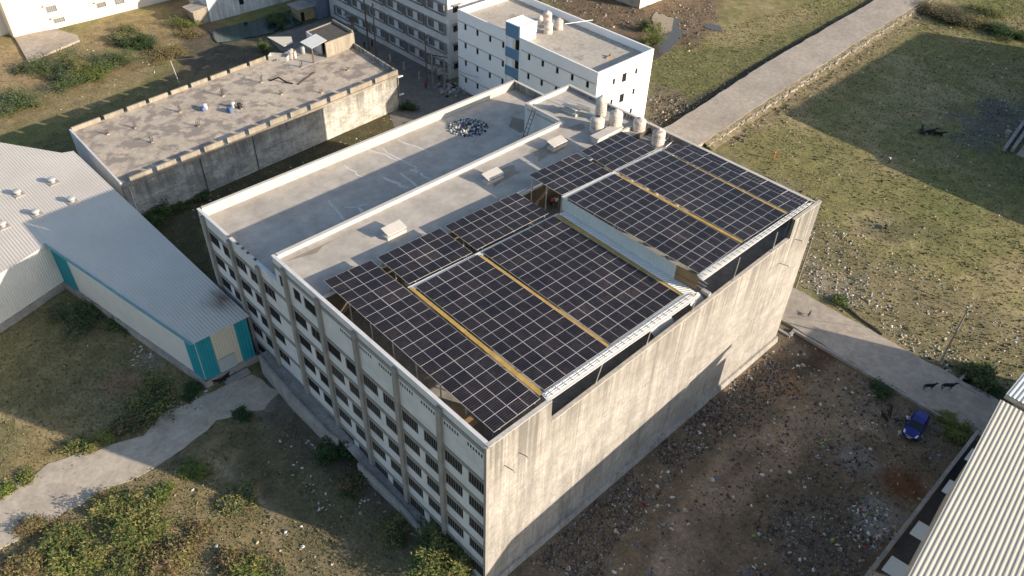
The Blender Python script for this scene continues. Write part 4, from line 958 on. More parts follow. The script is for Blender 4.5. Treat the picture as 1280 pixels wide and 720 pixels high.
p = at(760, 72, 13.41); tag(MB().box(p[0]-.5, p[1]-.1, 13.402, p[0]+.6, p[1]+.1, 13.6).box(p[0]+.3, p[1]-.2, 13.6, p[0]+.7, p[1]+.15, 13.8).build('plank_piece', 'brown'), 'brown offcut lying on the bare white block roof', 'offcut')

# -- school-like block behind the lane
sb = thing('long_white_block', 'long pale four storey block with paired grilled windows facing the shaded lane', 'building', (68, 98, 0))
SX, S0, S1, SH = 62.5, 79.2, 118.0, 17.0
hs = []
for r_i, z in enumerate((1.5, 5.05, 8.6, 12.1)):
    for g in range(6):
        y0 = 79.9+6.1*g
        if y0 > 111 and r_i == 0: continue
        for a in (0.25, 3.25): hs.append((S1-(y0+a+1.75), z, S1-(y0+a), z+1.65))
mb = MB(); wall_holes(mb, (SX, S1, 0), (0, -1, 0), (0, 0, 1), S1-S0, SH, hs, .3, 0); mb.build('front_wall', 'facade_white', sb)
for h in hs: window(sb, (SX, S1, 0), (0, -1, 0), (0, 0, 1), h, .25, bars=4, frame=.08, pane='tin', bw=.06)
for z in (1.5, 5.05, 8.6, 12.1):
    for g in range(6):
        y0 = 79.9+6.1*g; mb = MB()
        mb.box(SX-.45, y0-.05, z+1.72, SX-.003, y0+5.3, z+1.80); mb.box(SX-.45, y0-.15, z-.2, SX-.003, y0-.06, z+1.80); mb.box(SX-.45, y0+5.31, z-.2, SX-.003, y0+5.4, z+1.80); mb.box(SX-.45, y0-.05, z-.2, SX-.003, y0+5.3, z-.12)
        mb.build('window_surround', 'facade_band', sb)
mb = MB(); mb.box(SX+.31, S0+.31, 0, 74, S1, SH-.3); mb.build('core', 'facade_white', sb)
hs = [(x, z, x+1.3, z+1.4) for x in (1.2,) for z in (1.6, 5.1, 8.7, 12.2)]
mb = MB(); wall_holes(mb, (SX, S0, 0), (1, 0, 0), (0, 0, 1), 11.5, SH, hs, .25); mb.build('end_wall', 'facade_white', sb)
for h in hs:
    window(sb, (SX, S0, 0), (1, 0, 0), (0, 0, 1), h, .22, bars=2)
    MB().box(SX+h[0]-.3, S0-.6, h[3]+.1, SX+h[2]+.3, S0-.003, h[3]+.2).build('sunshade', 'facade_band', sb)
mb = MB(); mb.box(SX-.5, S0-1.0, SH+.02, 76, S1+1, SH+.3); mb.box(SX-.4, S0-.9, SH+.3, SX-.1, S1, SH+1.1); mb.box(SX-.1, S0-.9, SH+.3, 76, S0-.6, SH+1.1); mb.build('roof_slab', 'parapet', sb)
mb = MB(); mb.box(SX-2.2, 108.5, 0, SX-.01, 111.5, .5); mb.box(SX-1.4, 109, 2.9, SX-.01, 111, 3.05); mb.build('entrance_step', 'facade_band', sb)
MB().box(SX-.02, 109.3, .5, SX-.004, 110.6, 2.7).build('door', 'brown', sb)
# lane furniture
def pole(base, top, r, label, mat='wood', arms=True, name='power_pole'):
    root = thing(name, label, 'pole', (base[0], base[1], 0), None)
    MB().tube([base, top], [r*1.25, r*.8], 8).build('pole_shaft', mat, root)
    if arms:
        t_ = V(*top); MB().beam(t_+V(-.7, -.3, -.5), t_+V(.7, .3, -.5), .1, .1).build('cross_arm', 'steel_dark', root)
        for s_ in (-.6, .6):
            q = t_+V(s_, s_*.43, -.45); lathe([(.03, 0), (.07, .05), (.03, .12), (.07, .17), (.02, .24)], 8, 0).build('insulator', 'white_clean', root, local=True).location = tuple(q-V(root.location[0], root.location[1], 0)-V(0, 0, 0))
    return root
p1 = at(471, 79, 0); pole((p1[0], p1[1], 0), (p1[0]+.3, p1[1]+.2, 11.5), .14, 'tall dark wooden pole beside the lane, left of the transformer')
p1 = at(461, 63, 0); pole((p1[0], p1[1], 0), (p1[0]+.2, p1[1]+.4, 13.5), .15, 'tallest dark pole, further along the lane beside the pale block')
pa = at(541, 108, 0); pb = at(556, 111, 0); pc_ = at(534, 106, 0)
pole((pc_[0], pc_[1], 0), (pc_[0]+.1, pc_[1]+.1, 8.6), .13, 'slim black pole left of the transformer frame')
tf = thing('transformer', 'pole mounted transformer on a two legged frame beside the lane', 'transformer', ((pa[0]+pb[0])/2, (pa[1]+pb[1])/2, 0))
for q in (pa, pb): MB().tube([(q[0], q[1], 0), (q[0], q[1], 6.4)], .15, 8).build('frame_leg', 'pole_c', tf)
for z in (2.6, 4.4, 6.1): MB().beam((pa[0]-.3*(pb[0]-pa[0]), pa[1]-.3*(pb[1]-pa[1]), z), (pb[0]+.3*(pb[0]-pa[0]), pb[1]+.3*(pb[1]-pa[1]), z), .16, .16).build('frame_beam', 'steel_dark', tf)
cx, cy = (pa[0]+pb[0])/2, (pa[1]+pb[1])/2
mb = MB(); mb.box(cx-.4, cy-.5, 2.69, cx+.4, cy+.5, 4.0); 
for k in range(6): mb.box(cx-.6, cy-.45+k*.17, 2.9, cx-.4, cy-.40+k*.17, 3.8)
mb.build('transformer_tank', 'tin', tf)
mb = MB()
for k in range(3): mb.tube([(cx, cy-.3+.3*k, 4.0), (cx, cy-.3+.3*k, 4.35)], [.07, .03], 8)
mb.build('bushing', 'steel_dark', tf)
def wire(a, b, sag, label, n=14):
    a, b = V(*a), V(*b); pts = [a+(b-a)*k/n-V(0, 0, sag*4*(k/n)*(1-k/n)) for k in range(n+1)]
    return tag(MB().tube(pts, .035, 4).build('power_line', 'steel_dark'), label, 'cable')
wire((p1[0]+.2, p1[1]+.4, 13.0), (pc_[0], pc_[1], 8.4), 1.2, 'slack black cable from the tallest lane pole to the slim pole')
wire((cx, cy, 6.2), (X0-.2, 70, 4.2), .8, 'black cable from the transformer frame to the white block')
wire((p1[0], p1[1], 11), (SX, 108, 9), .6, 'short black cable from the tallest lane pole to the pale block')
wire((pc_[0], pc_[1], 8.1), (cx, cy, 6.4), .3, 'short black cable between the slim pole and the transformer frame')
for k, (px, py) in enumerate(((488, 77), (505, 87), (524, 99))):
    p = at(px, py, 0); tag(MB().box(p[0]-.12, p[1]-.12, 0, p[0]+.12, p[1]+.12, 1.5).box(p[0]-.18, p[1]-.18, 0, p[0]+.18, p[1]+.18, .15).build('marker_post', 'cap'), ['short concrete post in the lane, leftmost of three', 'short concrete post in the lane, middle of three', 'short concrete post in the lane, nearest the red clad walker'][k], 'post', 'concrete posts in the lane')
p = at(565, 111, 0); pts = [(p[0]+rng.normal(0, 1.3), p[1]+rng.normal(0, 1.3), .03) for _ in range(70)]
chunks('rubble', pts, ['cap', 'trash_grey', 'trash_dark', 'kerb'], .3, 1.0, 'grey rubble dumped beside the transformer at the white block corner', 'rubble')

# -- cream building top left
cb = thing('cream_building', 'sunlit cream building with hooded windows at the far left', 'building', (20, 152, 0))
hs = [(16.4-4, 3.4, 18.4-4, 4.8), (17.0-4, .9+.2, 19.2-4, 2.2), (20.9-4+5, 2.0, 22.8-4+5, 3.2), (29.0-4+.6, 1.8, 31-4+.6, 3.2), (23.2-4, 5.2, 25-4, 6.6), (32.5-4, 5.2, 34-4, 6.4), (41-4, 1.8, 43-4, 3.2)]
mb = MB(); wall_holes(mb, (9.2, 147.8, -.1), (1, 0, 0), (0, 0, 1), 38, 12, [(h[0]-5.2, h[1], h[2]-5.2, h[3]) for h in hs], .3); mb.build('front_wall', 'cream', cb)
for h in hs:
    window(cb, (9.2, 147.8, -.1), (1, 0, 0), (0, 0, 1), (h[0]-5.2, h[1], h[2]-5.2, h[3]), .25, bars=4, pane='tin')
    x = 9.2+h[0]-5.2; MB().box(x-.35, 147.0, h[3]+.0, x+h[2]-h[0]+.35, 147.797, h[3]+.12).build('window_hood', 'cream', cb)
mb = MB(); mb.box(9.2, 148.11, -.1, 47, 160, 11.9); mb.box(2, 151, 0, 9.19, 160, 11); mb.build('core', 'cream', cb)
MB().box(5.8, 150.98, 0, 7.6, 150.995, 2.6).build('door', 'dark', cb)
for x in (14.9, 20.5, 9.35): MB().box(x, 147.74, 0, x+.08, 147.797, 11).build('wall_groove', 'cap', cb)
p = [P2(20, 47), P2(78, 37), P2(95, 46), P2(45, 62), P2(35, 78)]
struct(MB().prism([P2(18, 47), P2(70, 38), P2(98, 46), P2(100, 52), P2(36, 79)], -.1, .35).build('plinth_yard', 'road'))
# -- pond side building
pbd = thing('peeling_building', 'peeling white building standing at the edge of the dark pond', 'building', (60, 134, 0))
hs = [(7.0, 1.8, 8.1, 3.0), (13.4, 1.8, 14.5, 3.0), (17.6, 1.8, 18.6, 3.0), (23, 1.8, 24, 3.0)]
mb = MB(); wall_holes(mb, (42, 131.3, 0), (1, 0, 0), (0, 0, 1), 34, 7, hs, .3); mb.build('front_wall', 'wall_pond', pbd)
for h in hs: window(pbd, (42, 131.3, 0), (1, 0, 0), (0, 0, 1), h, .25, bars=0)
MB().box(42, 131.61, 0, 76, 140, 7.2).build('core', 'wall_pond', pbd)
mb = MB(); mb.box(38.8, 131.5, 0, 41.95, 134.5, 3.0); mb.build('lean_to', 'wall_grey_top', pbd)
mb = MB(); mb.hexa([(38.3, 131.1, 2.98), (41.98, 131.1, 3.2), (41.98, 135, 3.2), (38.3, 135, 2.98), (38.3, 131.1, 3.08), (41.98, 131.1, 3.3), (41.98, 135, 3.3), (38.3, 135, 3.08)]); mb.build('lean_to_roof', 'brown_wall', pbd)
# -- blue grey shed wall and straw coloured shack
q = [at(400, 24, 0), at(437, 13, 0)]
bs = thing('grey_shed', 'plain blue grey shed wall at the end of the lane', 'shed', (q[0][0]+4, q[0][1]+3, 0))
MT['slate'] = M('slate_paint', (.17, .20, .26), var=.1, s=.5)
a, b_ = V(59.8, 118.4, 0), V(66.6, 118.9, 0); mb = MB(); hexwall(mb, a, b_, 6, 0, 6.5); mb.build('shed_wall', 'slate', bs)
mb = MB(); hexwall(mb, a+V(-.3, -.4, 0), b_+V(.3, -.4, 0), 6.8, 6.52, 6.7); mb.build('shed_roof', 'tin', bs)
p = at(383, 22, 0); sh = thing('shack', 'straw coloured shack with a dark door beside the pond', 'shack', (p[0], p[1], 0))
MB().box(p[0]-2.2, p[1]-1.2, 0, p[0]+2.0, p[1]+2, 2.6).build('shack_wall', M('straw', (.36, .29, .17), var=.3, s=1), sh)
mb = MB(); mb.hexa([(p[0]-2.7, p[1]-1.7, 2.62), (p[0]+2.5, p[1]-1.7, 2.62), (p[0]+2.5, p[1]+2.4, 2.62), (p[0]-2.7, p[1]+2.4, 2.62), (p[0]-2.7, p[1]-1.7, 2.7), (p[0]+2.5, p[1]-1.7, 2.7), (p[0]+2.5, p[1]+2.4, 2.9), (p[0]-2.7, p[1]+2.4, 2.9)]); mb.build('shack_roof', 'brown_wall', sh)
MB().box(p[0]-1.9, p[1]-1.22, 0, p[0]-1.1, p[1]-1.203, 1.9).build('door', 'dark', sh)
MT['tinroof'] = MT['tin']
a = at(318, 56, .3); q = [at(*s_, .8) for s_ in ((343, 44), (376, 33), (432, 16), (452, 40), (388, 52))]
struct(MB().prism([P2(335, 47), P2(380, 34), P2(437, 14), P2(440, 50), P2(352, 66)], -.1, .25).build('yard_slab', 'lane'))
# -- buildings at the top edge beyond the rubble
tb = thing('render_building', 'sunlit rendered building corner at the top edge beyond the rubble', 'building', (122, 84, 0))
mb = MB(); wall_holes(mb, (117, 78.5, 0), (1, 0, 0), (0, 0, 1), 14, 9, [(3.2, 2.0, 4.4, 3.6), (8.0, 2.0, 9.2, 3.6), (3.2, 5.6, 4.4, 7.2), (8, 5.6, 9.2, 7.2)], .3); mb.build('sunlit_wall', 'cream', tb)
for h in [(3.2, 2.0, 4.4, 3.6), (8.0, 2.0, 9.2, 3.6), (3.2, 5.6, 4.4, 7.2), (8, 5.6, 9.2, 7.2)]: window(tb, (117, 78.5, 0), (1, 0, 0), (0, 0, 1), h, .25, bars=2)
MB().box(117, 78.81, 0, 131, 92, 9).build('core', 'brown_wall', tb)
# -- pale metal shed on the left with teal corners
sh = thing('metal_shed', 'long pale metal shed with teal corner panels and rows of roof ventilators', 'shed', (-6, 62, 0))
ZR = 7.0
F0, F1 = V(-6.75, 38.95, 0), V(-.75, 38.85, 0); J = V(-11.75, 66.35, 0); E1 = V(-1.65, 85.5, 0); E2 = V(-2.7, 86.0, 0); E3 = V(-10.5, 98.3, 0); W0 = V(-60, 46.5, 0); W3 = V(-60, 73, 0)
W0 = J+(at(0, 340, ZR)-np.append(J[:2], ZR))*V(1, 1, 0)*5
# roof sheets : narrow wing and wide hall
mb = MB(); z = lambda p, h=ZR: V(p[0], p[1], h)
poly = [F1+V(.3, -.4, 0), E1+V(.35, 0, 0), E2, E3, W0+V(2, 40, 0), W0+V(0, -.4, 0), J+V(-.35, -.4, 0), F0+V(-.4, -.4, 0)]
mb = MB(); ribbed_poly(mb, poly, ZR, E1-F1, .36, .03); mb.build('shed_roof', 'sheet_roof', sh)
dR = (E1-F1)/np.linalg.norm(E1-F1)
# walls
def vwall(mb, a, b, z0, z1, mi=0, pitch=.3):
    corrugated(mb, V(a[0], a[1], z0), V(b[0], b[1], z0), V(b[0], b[1], z1), V(a[0], a[1], z1), pitch, .04, mi)
mb = MB(); vwall(mb, F0, F1, .9, ZR-.02); mb.build('front_wall', 'sheet_cream', sh)
mb = MB(); vwall(mb, J, F0, .9, ZR-.02); mb.build('side_wall', 'sheet_white', sh)
mb = MB(); vwall(mb, W0, J, .9, ZR-.02); mb.build('hall_wall', 'sheet_white', sh)
mb = MB(); vwall(mb, F1, E1, .9, ZR-.02); vwall(mb, E1, E2, .9, ZR-.02); vwall(mb, E2, E3, .9, ZR-.02); mb.build('rear_wall', 'sheet_white', sh)
dF, LF = side(F0, F1)
off = V(0, -.06, 0)
mb = MB()
vwall(mb, F0+off, F0+off+dF*1.7, .92, ZR-.05); mb.build('corner_panel', 'teal', sh)
mb = MB(); vwall(mb, F1+off-dF*1.5, F1+off, .92, ZR-.05); mb.build('corner_panel', 'teal', sh)
dJ, LJ = side(F0, J); offJ = V(-.07, 0, 0)
mb = MB(); vwall(mb, F0+offJ+dJ*2.0, F0+offJ, .92, ZR-.05); mb.build('corner_panel', 'teal', sh)
mb = MB(); vwall(mb, J+V(-.02, -.02, 0)+offJ, J+offJ-dJ*3.4, .92, ZR-.05); mb.build('corner_panel', 'teal', sh)
mb = MB(); a, b_ = z(J, ZR-.0)+V(-.42, -.1, 0), z(F0)+V(-.42, -.3, 0); mb.beam(a, b_, .22, .20); mb.build('roof_flashing', M('teal_pale', (.16, .34, .38), var=.1, s=1), sh)
mb = MB()
for a, b_, t_ in ((F1, F0, .35), ): hexwall(mb, V(*b_)+V(-.15, -.3, 0), V(*a)+V(.15, -.3, 0), .35, 0, .95)
hexwall(mb, J+V(-.3, -.3, 0), F0+V(-.3, -.3, 0), .35, 0, .95); hexwall(mb, W0+V(0, -.3, 0), J+V(0, -.3, 0), .35, 0, .95); hexwall(mb, F1+V(.2, 0, 0), E1+V(.2, 0, 0), .35, 0, .95)
mb.build('masonry_plinth', 'kerb', sh)
d0 = F0+dF*1.75+V(0, -.16, 0); d1 = d0+dF*1.95
MB().hexa([V(d0[0], d0[1], 0), V(d1[0], d1[1], 0), V(d1[0], d1[1]+.08, 0), V(d0[0], d0[1]+.08, 0), V(d0[0], d0[1], 2.9), V(d1[0], d1[1], 2.9), V(d1[0], d1[1]+.08, 2.9), V(d0[0], d0[1]+.08, 2.9)]).build('sliding_door', M('door_grey', (.42, .46, .46), var=.1, s=1), sh)
MB().box(d0[0]-.2, d0[1]-1.3, 0, d1[0]+.8, d1[1]-.36, .25).build('door_step', 'kerb', sh)
MT['rust_stain'] = M('rusty_sheet', (.24, .13, .08), var=.4, s=.8)
G = 'turbine ventilators on the pale shed'
for k, (px, py, lb) in enumerate(((66, 228, 'ventilator furthest right in the rear row on the shed roof'), (23, 243, 'ventilator second from right in the rear row on the shed roof'), (90.5, 252, 'ventilator nearest the shadow edge on the shed roof'), (46, 268, 'ventilator in the front row left of the shadow corner'), (4, 283, 'ventilator at the photo edge in the front row'))):
    p = at(px, py, ZR+.1); rt = thing('roof_ventilator', lb, 'ventilator', (p[0], p[1], ZR), G)
    MB().box(-.62, -.62, 0, .62, .62, .12).build('base_plate', 'kerb', rt, local=True)
    lathe([(.30, .12), (.30, .35), (.34, .38), (.47, .48), (.52, .62), (.47, .76), (.3, .86), (.08, .9)], 16).build('turbine_head', 'metal', rt, local=True, smooth=False)
    rt.rotation_euler.z = R(8)

# -- big ribbed roof shed, bottom right, and the sheds behind it that are out of frame
rs = thing('ribbed_roof_shed', 'tall shed with cream ribbed metal roof at the bottom right corner', 'shed', (30, -35, 0))
V0, V1 = at(1135, 720, 14.6), at(1240, 520, 15.1)
dv = (V1-V0)/(V1[0]-V0[0])
S_ = V0+dv*(15.6-V0[0]); E_ = V0+dv*(39.4-V0[0]); OUT = V(0, -26, 0)
mb = MB(); corrugated(mb, S_, S_+OUT, E_+OUT, E_, .36, .045); mb.build('roof', 'sheet_cream', rs)
mb = MB(); corrugated(mb, S_+V(0, -.5, -.2), E_+V(0, -.5, -.2), V(E_[0], E_[1]-.5, .9), V(S_[0], S_[1]-.5, .9), .3, .04); mb.build('long_wall', 'sheet_cream', rs)
MB().quad(S_+V(0, -.02, -.1), E_+V(0, -.02, -.1), E_+V(0, -.02, -.45), S_+V(0, -.02, -.45)).quad(S_+V(0, -.08, -.45), E_+V(0, -.08, -.45), E_+V(0, -.08, -.1), S_+V(0, -.08, -.1)).build('verge_trim', 'cap', rs)
mb = MB(); mb.box(S_[0]+.1, S_[1]-26, .0, S_[0]+.3, S_[1]-.6, S_[2]-.1); mb.build('end_wall', 'sheet_cream', rs)
q0 = at(1256, 492, 15.35); mb = MB(); e0 = V(q0[0], q0[1]-.1, 15.35); e1 = V(47.6, q0[1]-.3, 16.3)
corrugated(mb, e0, e0+OUT, e1+OUT, e1, .36, .045); mb.build('raised_roof', 'sheet_white', rs)
mb = MB(); mb.box(e0[0]+.15, e0[1]-26, 0, e1[0]-.1, e0[1]-.9, 14.7); mb.build('raised_core', 'tin', rs)
mb = MB(); mb.add([e0+V(0, 0, -.05), e1+V(0, 0, -.05), e1+V(0, 0, -.6), e0+V(0, 0, -.6)], [(0, 1, 2, 3)]); mb.add([e0+V(0, 0, -.05), e0+V(0, -8, -.05), e0+V(0, -8, -.5), e0+V(0, 0, -.5)], [(0, 1, 2, 3)]); mb.build('verge_trim', 'cap', rs)
for k, (px, py) in enumerate(((1223, 574), (1195, 614), (1156, 667), (1122, 712))):
    p = at(px, py, 3.0); mb = MB(); mb.hexa([(p[0]-1.0, p[1]+1.0, 2.9), (p[0]-1.0, p[1]-2.6, 3.3), (p[0]+1.0, p[1]-2.6, 3.3), (p[0]+1.0, p[1]+1.0, 2.9), (p[0]-1.0, p[1]+1.0, 2.96), (p[0]-1.0, p[1]-2.6, 3.36), (p[0]+1.0, p[1]-2.6, 3.36), (p[0]+1.0, p[1]+1.0, 2.96)][::1])
    mb.build('window_canopy', 'sheet_blue', rs)
struct(MB().box(4, -27.5, -.1, 50.2, -22.95, .06).build('service_path', M('dark_paving', (.085, .085, .09), var=.25, s=.5, fine=3)))
mb = MB(); mb.box(4, -23.25, -.1, 50.0, -22.9, 1.5); tag(mb.build('boundary_wall', 'kerb'), 'grey boundary wall beside the ribbed roof shed', 'wall')
rs2 = thing('storage_shed', 'low shed beyond the ribbed roof, mostly outside the picture', 'shed', (58, -34, 0))
MB().box(48.2, -50, 0, 65, -27.4, 9.8).build('shed_wall', 'tin', rs2); mb = MB(); corrugated(mb, V(48, -50, 9.85), V(65.2, -50, 9.85), V(65.2, -27.2, 9.85), V(48, -27.2, 9.85), .4, .07); mb.build('roof', 'sheet_white', rs2)
# farther sheds to the right whose shade lies across the field
fs = thing('gabled_hall', 'tall hall to the right of the field, outside the picture', 'building', (135, -25, 0))
mb = MB(); xz_prism(mb, [(106.6, 0), (175, 0), (175, 15.8), (119, 15.8), (109.5, 9.0), (106.6, 8.2)], -40, -10.5); mb.build('hall_body', 'brown_wall', fs)
fo = thing('stone_foundation', 'low grey foundation wall at the right edge of the shaded field', 'foundation', (124, -3, 0))
mb = MB()
for (a, b_) in (((1256, 186), (1280, 152)), ((1266, 187), (1290, 152)), ((1258, 163), (1264, 166))):
    p, q = at(*a, .5), at(*b_, .5); mb.beam((p[0], p[1], .35), (q[0], q[1], .35), .55, .7)
mb.build('foundation_wall', 'kerb', fo)
mb = MB(); p, q = at(1270, 188, .3), at(1330, 110, .3); mb.beam((p[0]-.8, p[1]-3, .1), (q[0]-.8, q[1]-3, .1), 5, .2); mb.build('foundation_floor', 'road', fo)
#@@LIFE
# ================================================================== CAR, PEOPLE, ANIMALS
def loft(mb, rings, mi=0, close=True):
    n = len(rings[0]); vs = [p for r_ in rings for p in r_]; fs = []
    for i in range(len(rings)-1):
        for k in range(n-1 if not close else n): fs.append((i*n+k, i*n+(k+1) % n, (i+1)*n+(k+1) % n, (i+1)*n+k))
    if close: fs += [tuple(range(n-1, -1, -1)), tuple((len(rings)-1)*n+k for k in range(n))]
    return mb.add(vs, fs, mi)
MT['car_blue'] = flat('car_blue', (.010, .022, .20), .38, .1, .5)
MT['car_glass'] = flat('car_glass', (.010, .018, .02), .08, 0, .6)
MT['lamp_glass'] = flat('lamp_glass', (.75, .78, .8), .2, 0, .6)
MT['tyre'] = flat('tyre', (.012, .012, .012), .8)
c0 = (46.6, -18.05, 0.06)
car = thing('parked_car', 'blue hatchback parked on the dark yard beside the road', 'car', c0)
def ring(x, hw, zb, zt, crown=.04): return [(x, -hw*.90, zb), (x, hw*.90, zb), (x, hw, zb+.22), (x, hw*1.0, zt-.20), (x, hw*.93, zt-.06), (x, hw*.6, zt+crown*.6), (x, 0, zt+crown), (x, -hw*.6, zt+crown*.6), (x, -hw*.93, zt-.06), (x, -hw*1.0, zt-.20), (x, -hw, zb+.22)]
st = [(-2.08, .62, .38, .80), (-2.02, .76, .28, .94), (-1.75, .84, .24, 1.0), (-1.2, .87, .22, 1.0), (0, .875, .22, .98), (.9, .87, .22, .98), (1.3, .86, .22, .93), (1.75, .82, .24, .86), (2.0, .72, .28, .76), (2.1, .55, .34, .66)]
mb = MB(); loft(mb, [ring(*s_) for s_ in st])
mb.build('car_body', 'car_blue', car, smooth=False, local=True)
# cabin shell
W = lambda x, hw, z: [(x, -hw, z), (x, hw, z)]
A0, A1 = (1.05, .76, .98), (.30, .62, 1.44); B0, B1 = (-1.98, .72, 1.0), (-1.62, .58, 1.42)
mb = MB(); mb.add([(A1[0], -A1[1], 1.44), (A1[0], A1[1], 1.44), (-.6, .64, 1.50), (B1[0], B1[1], 1.43), (B1[0], -B1[1], 1.43), (-.6, -.64, 1.50), (A1[0], -A1[1], 1.39), (A1[0], A1[1], 1.39), (-.6, .64, 1.45), (B1[0], B1[1], 1.38), (B1[0], -B1[1], 1.38), (-.6, -.64, 1.45)], [(0, 1, 2, 5), (5, 2, 3, 4), (0, 6, 7, 1), (1, 7, 8, 2), (2, 8, 9, 3), (3, 9, 10, 4), (4, 10, 11, 5), (5, 11, 6, 0)])
mb.build('car_roof', 'car_blue', car, local=True)
for s_ in (-1, 1):
    for (a, b_) in (((A0[0], s_*A0[1], A0[2]), (A1[0], s_*A1[1], 1.42)), ((-.45, s_*.80, 1.0), (-.5, s_*.64, 1.46)), ((B0[0]+.15, s_*B0[1], 1.0), (B1[0], s_*B1[1], 1.41))):
        MB().tube([a, b_], .05, 6).build('pillar', 'car_blue', car, local=True)
    mb = MB(); mb.quad((.98, s_*.79, .99), (-.42, s_*.81, 1.0), (-.47, s_*.645, 1.42), (.30, s_*.63, 1.40)); mb.build('side_window', 'car_glass', car, local=True)
    mb = MB(); mb.quad((-.50, s_*.81, 1.0), (-1.80, s_*.75, 1.0), (-1.55, s_*.60, 1.39), (-.53, s_*.645, 1.42)); mb.build('side_window', 'car_glass', car, local=True)
    mb = MB(); mb.hexa([(1.72, s_*.45, .70), (2.06, s_*.40, .62), (1.98, s_*.70, .66), (1.60, s_*.80, .72), (1.70, s_*.45, .86), (2.02, s_*.42, .76), (1.93, s_*.72, .80), (1.58, s_*.80, .90)][::1] if s_ > 0 else [(1.60, s_*.80, .72), (1.98, s_*.70, .66), (2.06, s_*.40, .62), (1.72, s_*.45, .70), (1.58, s_*.80, .90), (1.93, s_*.72, .80), (2.02, s_*.42, .76), (1.70, s_*.45, .86)]); mb.build('headlight', 'lamp_glass', car, local=True)
    MB().box(-2.07, s_*.5-.12, .72, -1.98, s_*.5+.12, .92).build('tail_lamp', 'trash_red', car, local=True)
    MB().box(.78, s_*.86, .98, .95, s_*1.02, 1.10).build('side_mirror', 'car_blue', car, local=True)
    for x in (-1.3, 1.32):
        w_ = bpy.data.objects.new('wheel', None); COL.objects.link(w_); w_.parent = car
        mb = MB(); mb.tube([(x, s_*.66, .31), (x, s_*.88, .31)], .32, 18); mb.build('tyre', 'tyre', w_, local=True)
        mb = MB(); mb.tube([(x, s_*.88, .31), (x, s_*.895, .31)], .2, 12); mb.build('rim', 'metal', w_, local=True)
MB().quad((1.03, -.72, 1.0), (1.03, .72, 1.0), (.33, .60, 1.43), (.33, -.60, 1.43)).build('windscreen', 'car_glass', car, local=True)
MB().quad((-2.0, .66, 1.0), (-2.0, -.66, 1.0), (-1.66, -.56, 1.40), (-1.66, .56, 1.40)).build('rear_window', 'car_glass', car, local=True)
MB().beam((2.10, -.38, .66), (2.10, .38, .66), .03, .05).build('grille_trim', 'lamp_glass', car, local=True)
MB().box(2.09, -.22, .40, 2.12, .22, .52).build('number_plate', 'trash_white', car, local=True)
car.rotation_euler.z = R(185)

MT['skin'] = flat('skin', (.22, .11, .065), .6); MT['hair'] = flat('hair', (.01, .008, .007), .6)
for k, v in {'cl_coral': (.55, .13, .10), 'cl_white': (.72, .74, .80), 'cl_dark': (.03, .03, .04), 'cl_grey': (.10, .10, .12), 'cl_red': (.42, .04, .04)}.items(): MT[k] = flat(k, v, .9)
def skin_mesh(name, vs, es, rs, mat, parent, levels=1):
    me = bpy.data.meshes.new(name); me.from_pydata([tuple(map(float, v)) for v in vs], es, [])
    o = bpy.data.objects.new(name+'_tmp', me); COL.objects.link(o)
    md = o.modifiers.new('s', 'SKIN'); sv = me.skin_vertices[0].data
    for i, r_ in enumerate(rs): sv[i].radius = (r_, r_) if not hasattr(r_, '__len__') else r_; sv[i].use_root = (i == 0)
    md.use_smooth_shade = True
    ss = o.modifiers.new('u', 'SUBSURF'); ss.levels = levels; ss.render_levels = levels
    dg = bpy.context.evaluated_depsgraph_get(); dg.update()
    m2 = bpy.data.meshes.new_from_object(o.evaluated_get(dg)); bpy.data.objects.remove(o)
    m2.materials.clear(); m2.materials.append(MT[mat]); m2.polygons.foreach_set('use_smooth', [True]*len(m2.polygons))
    o2 = bpy.data.objects.new(name, m2); COL.objects.link(o2); o2.parent = parent
    return o2
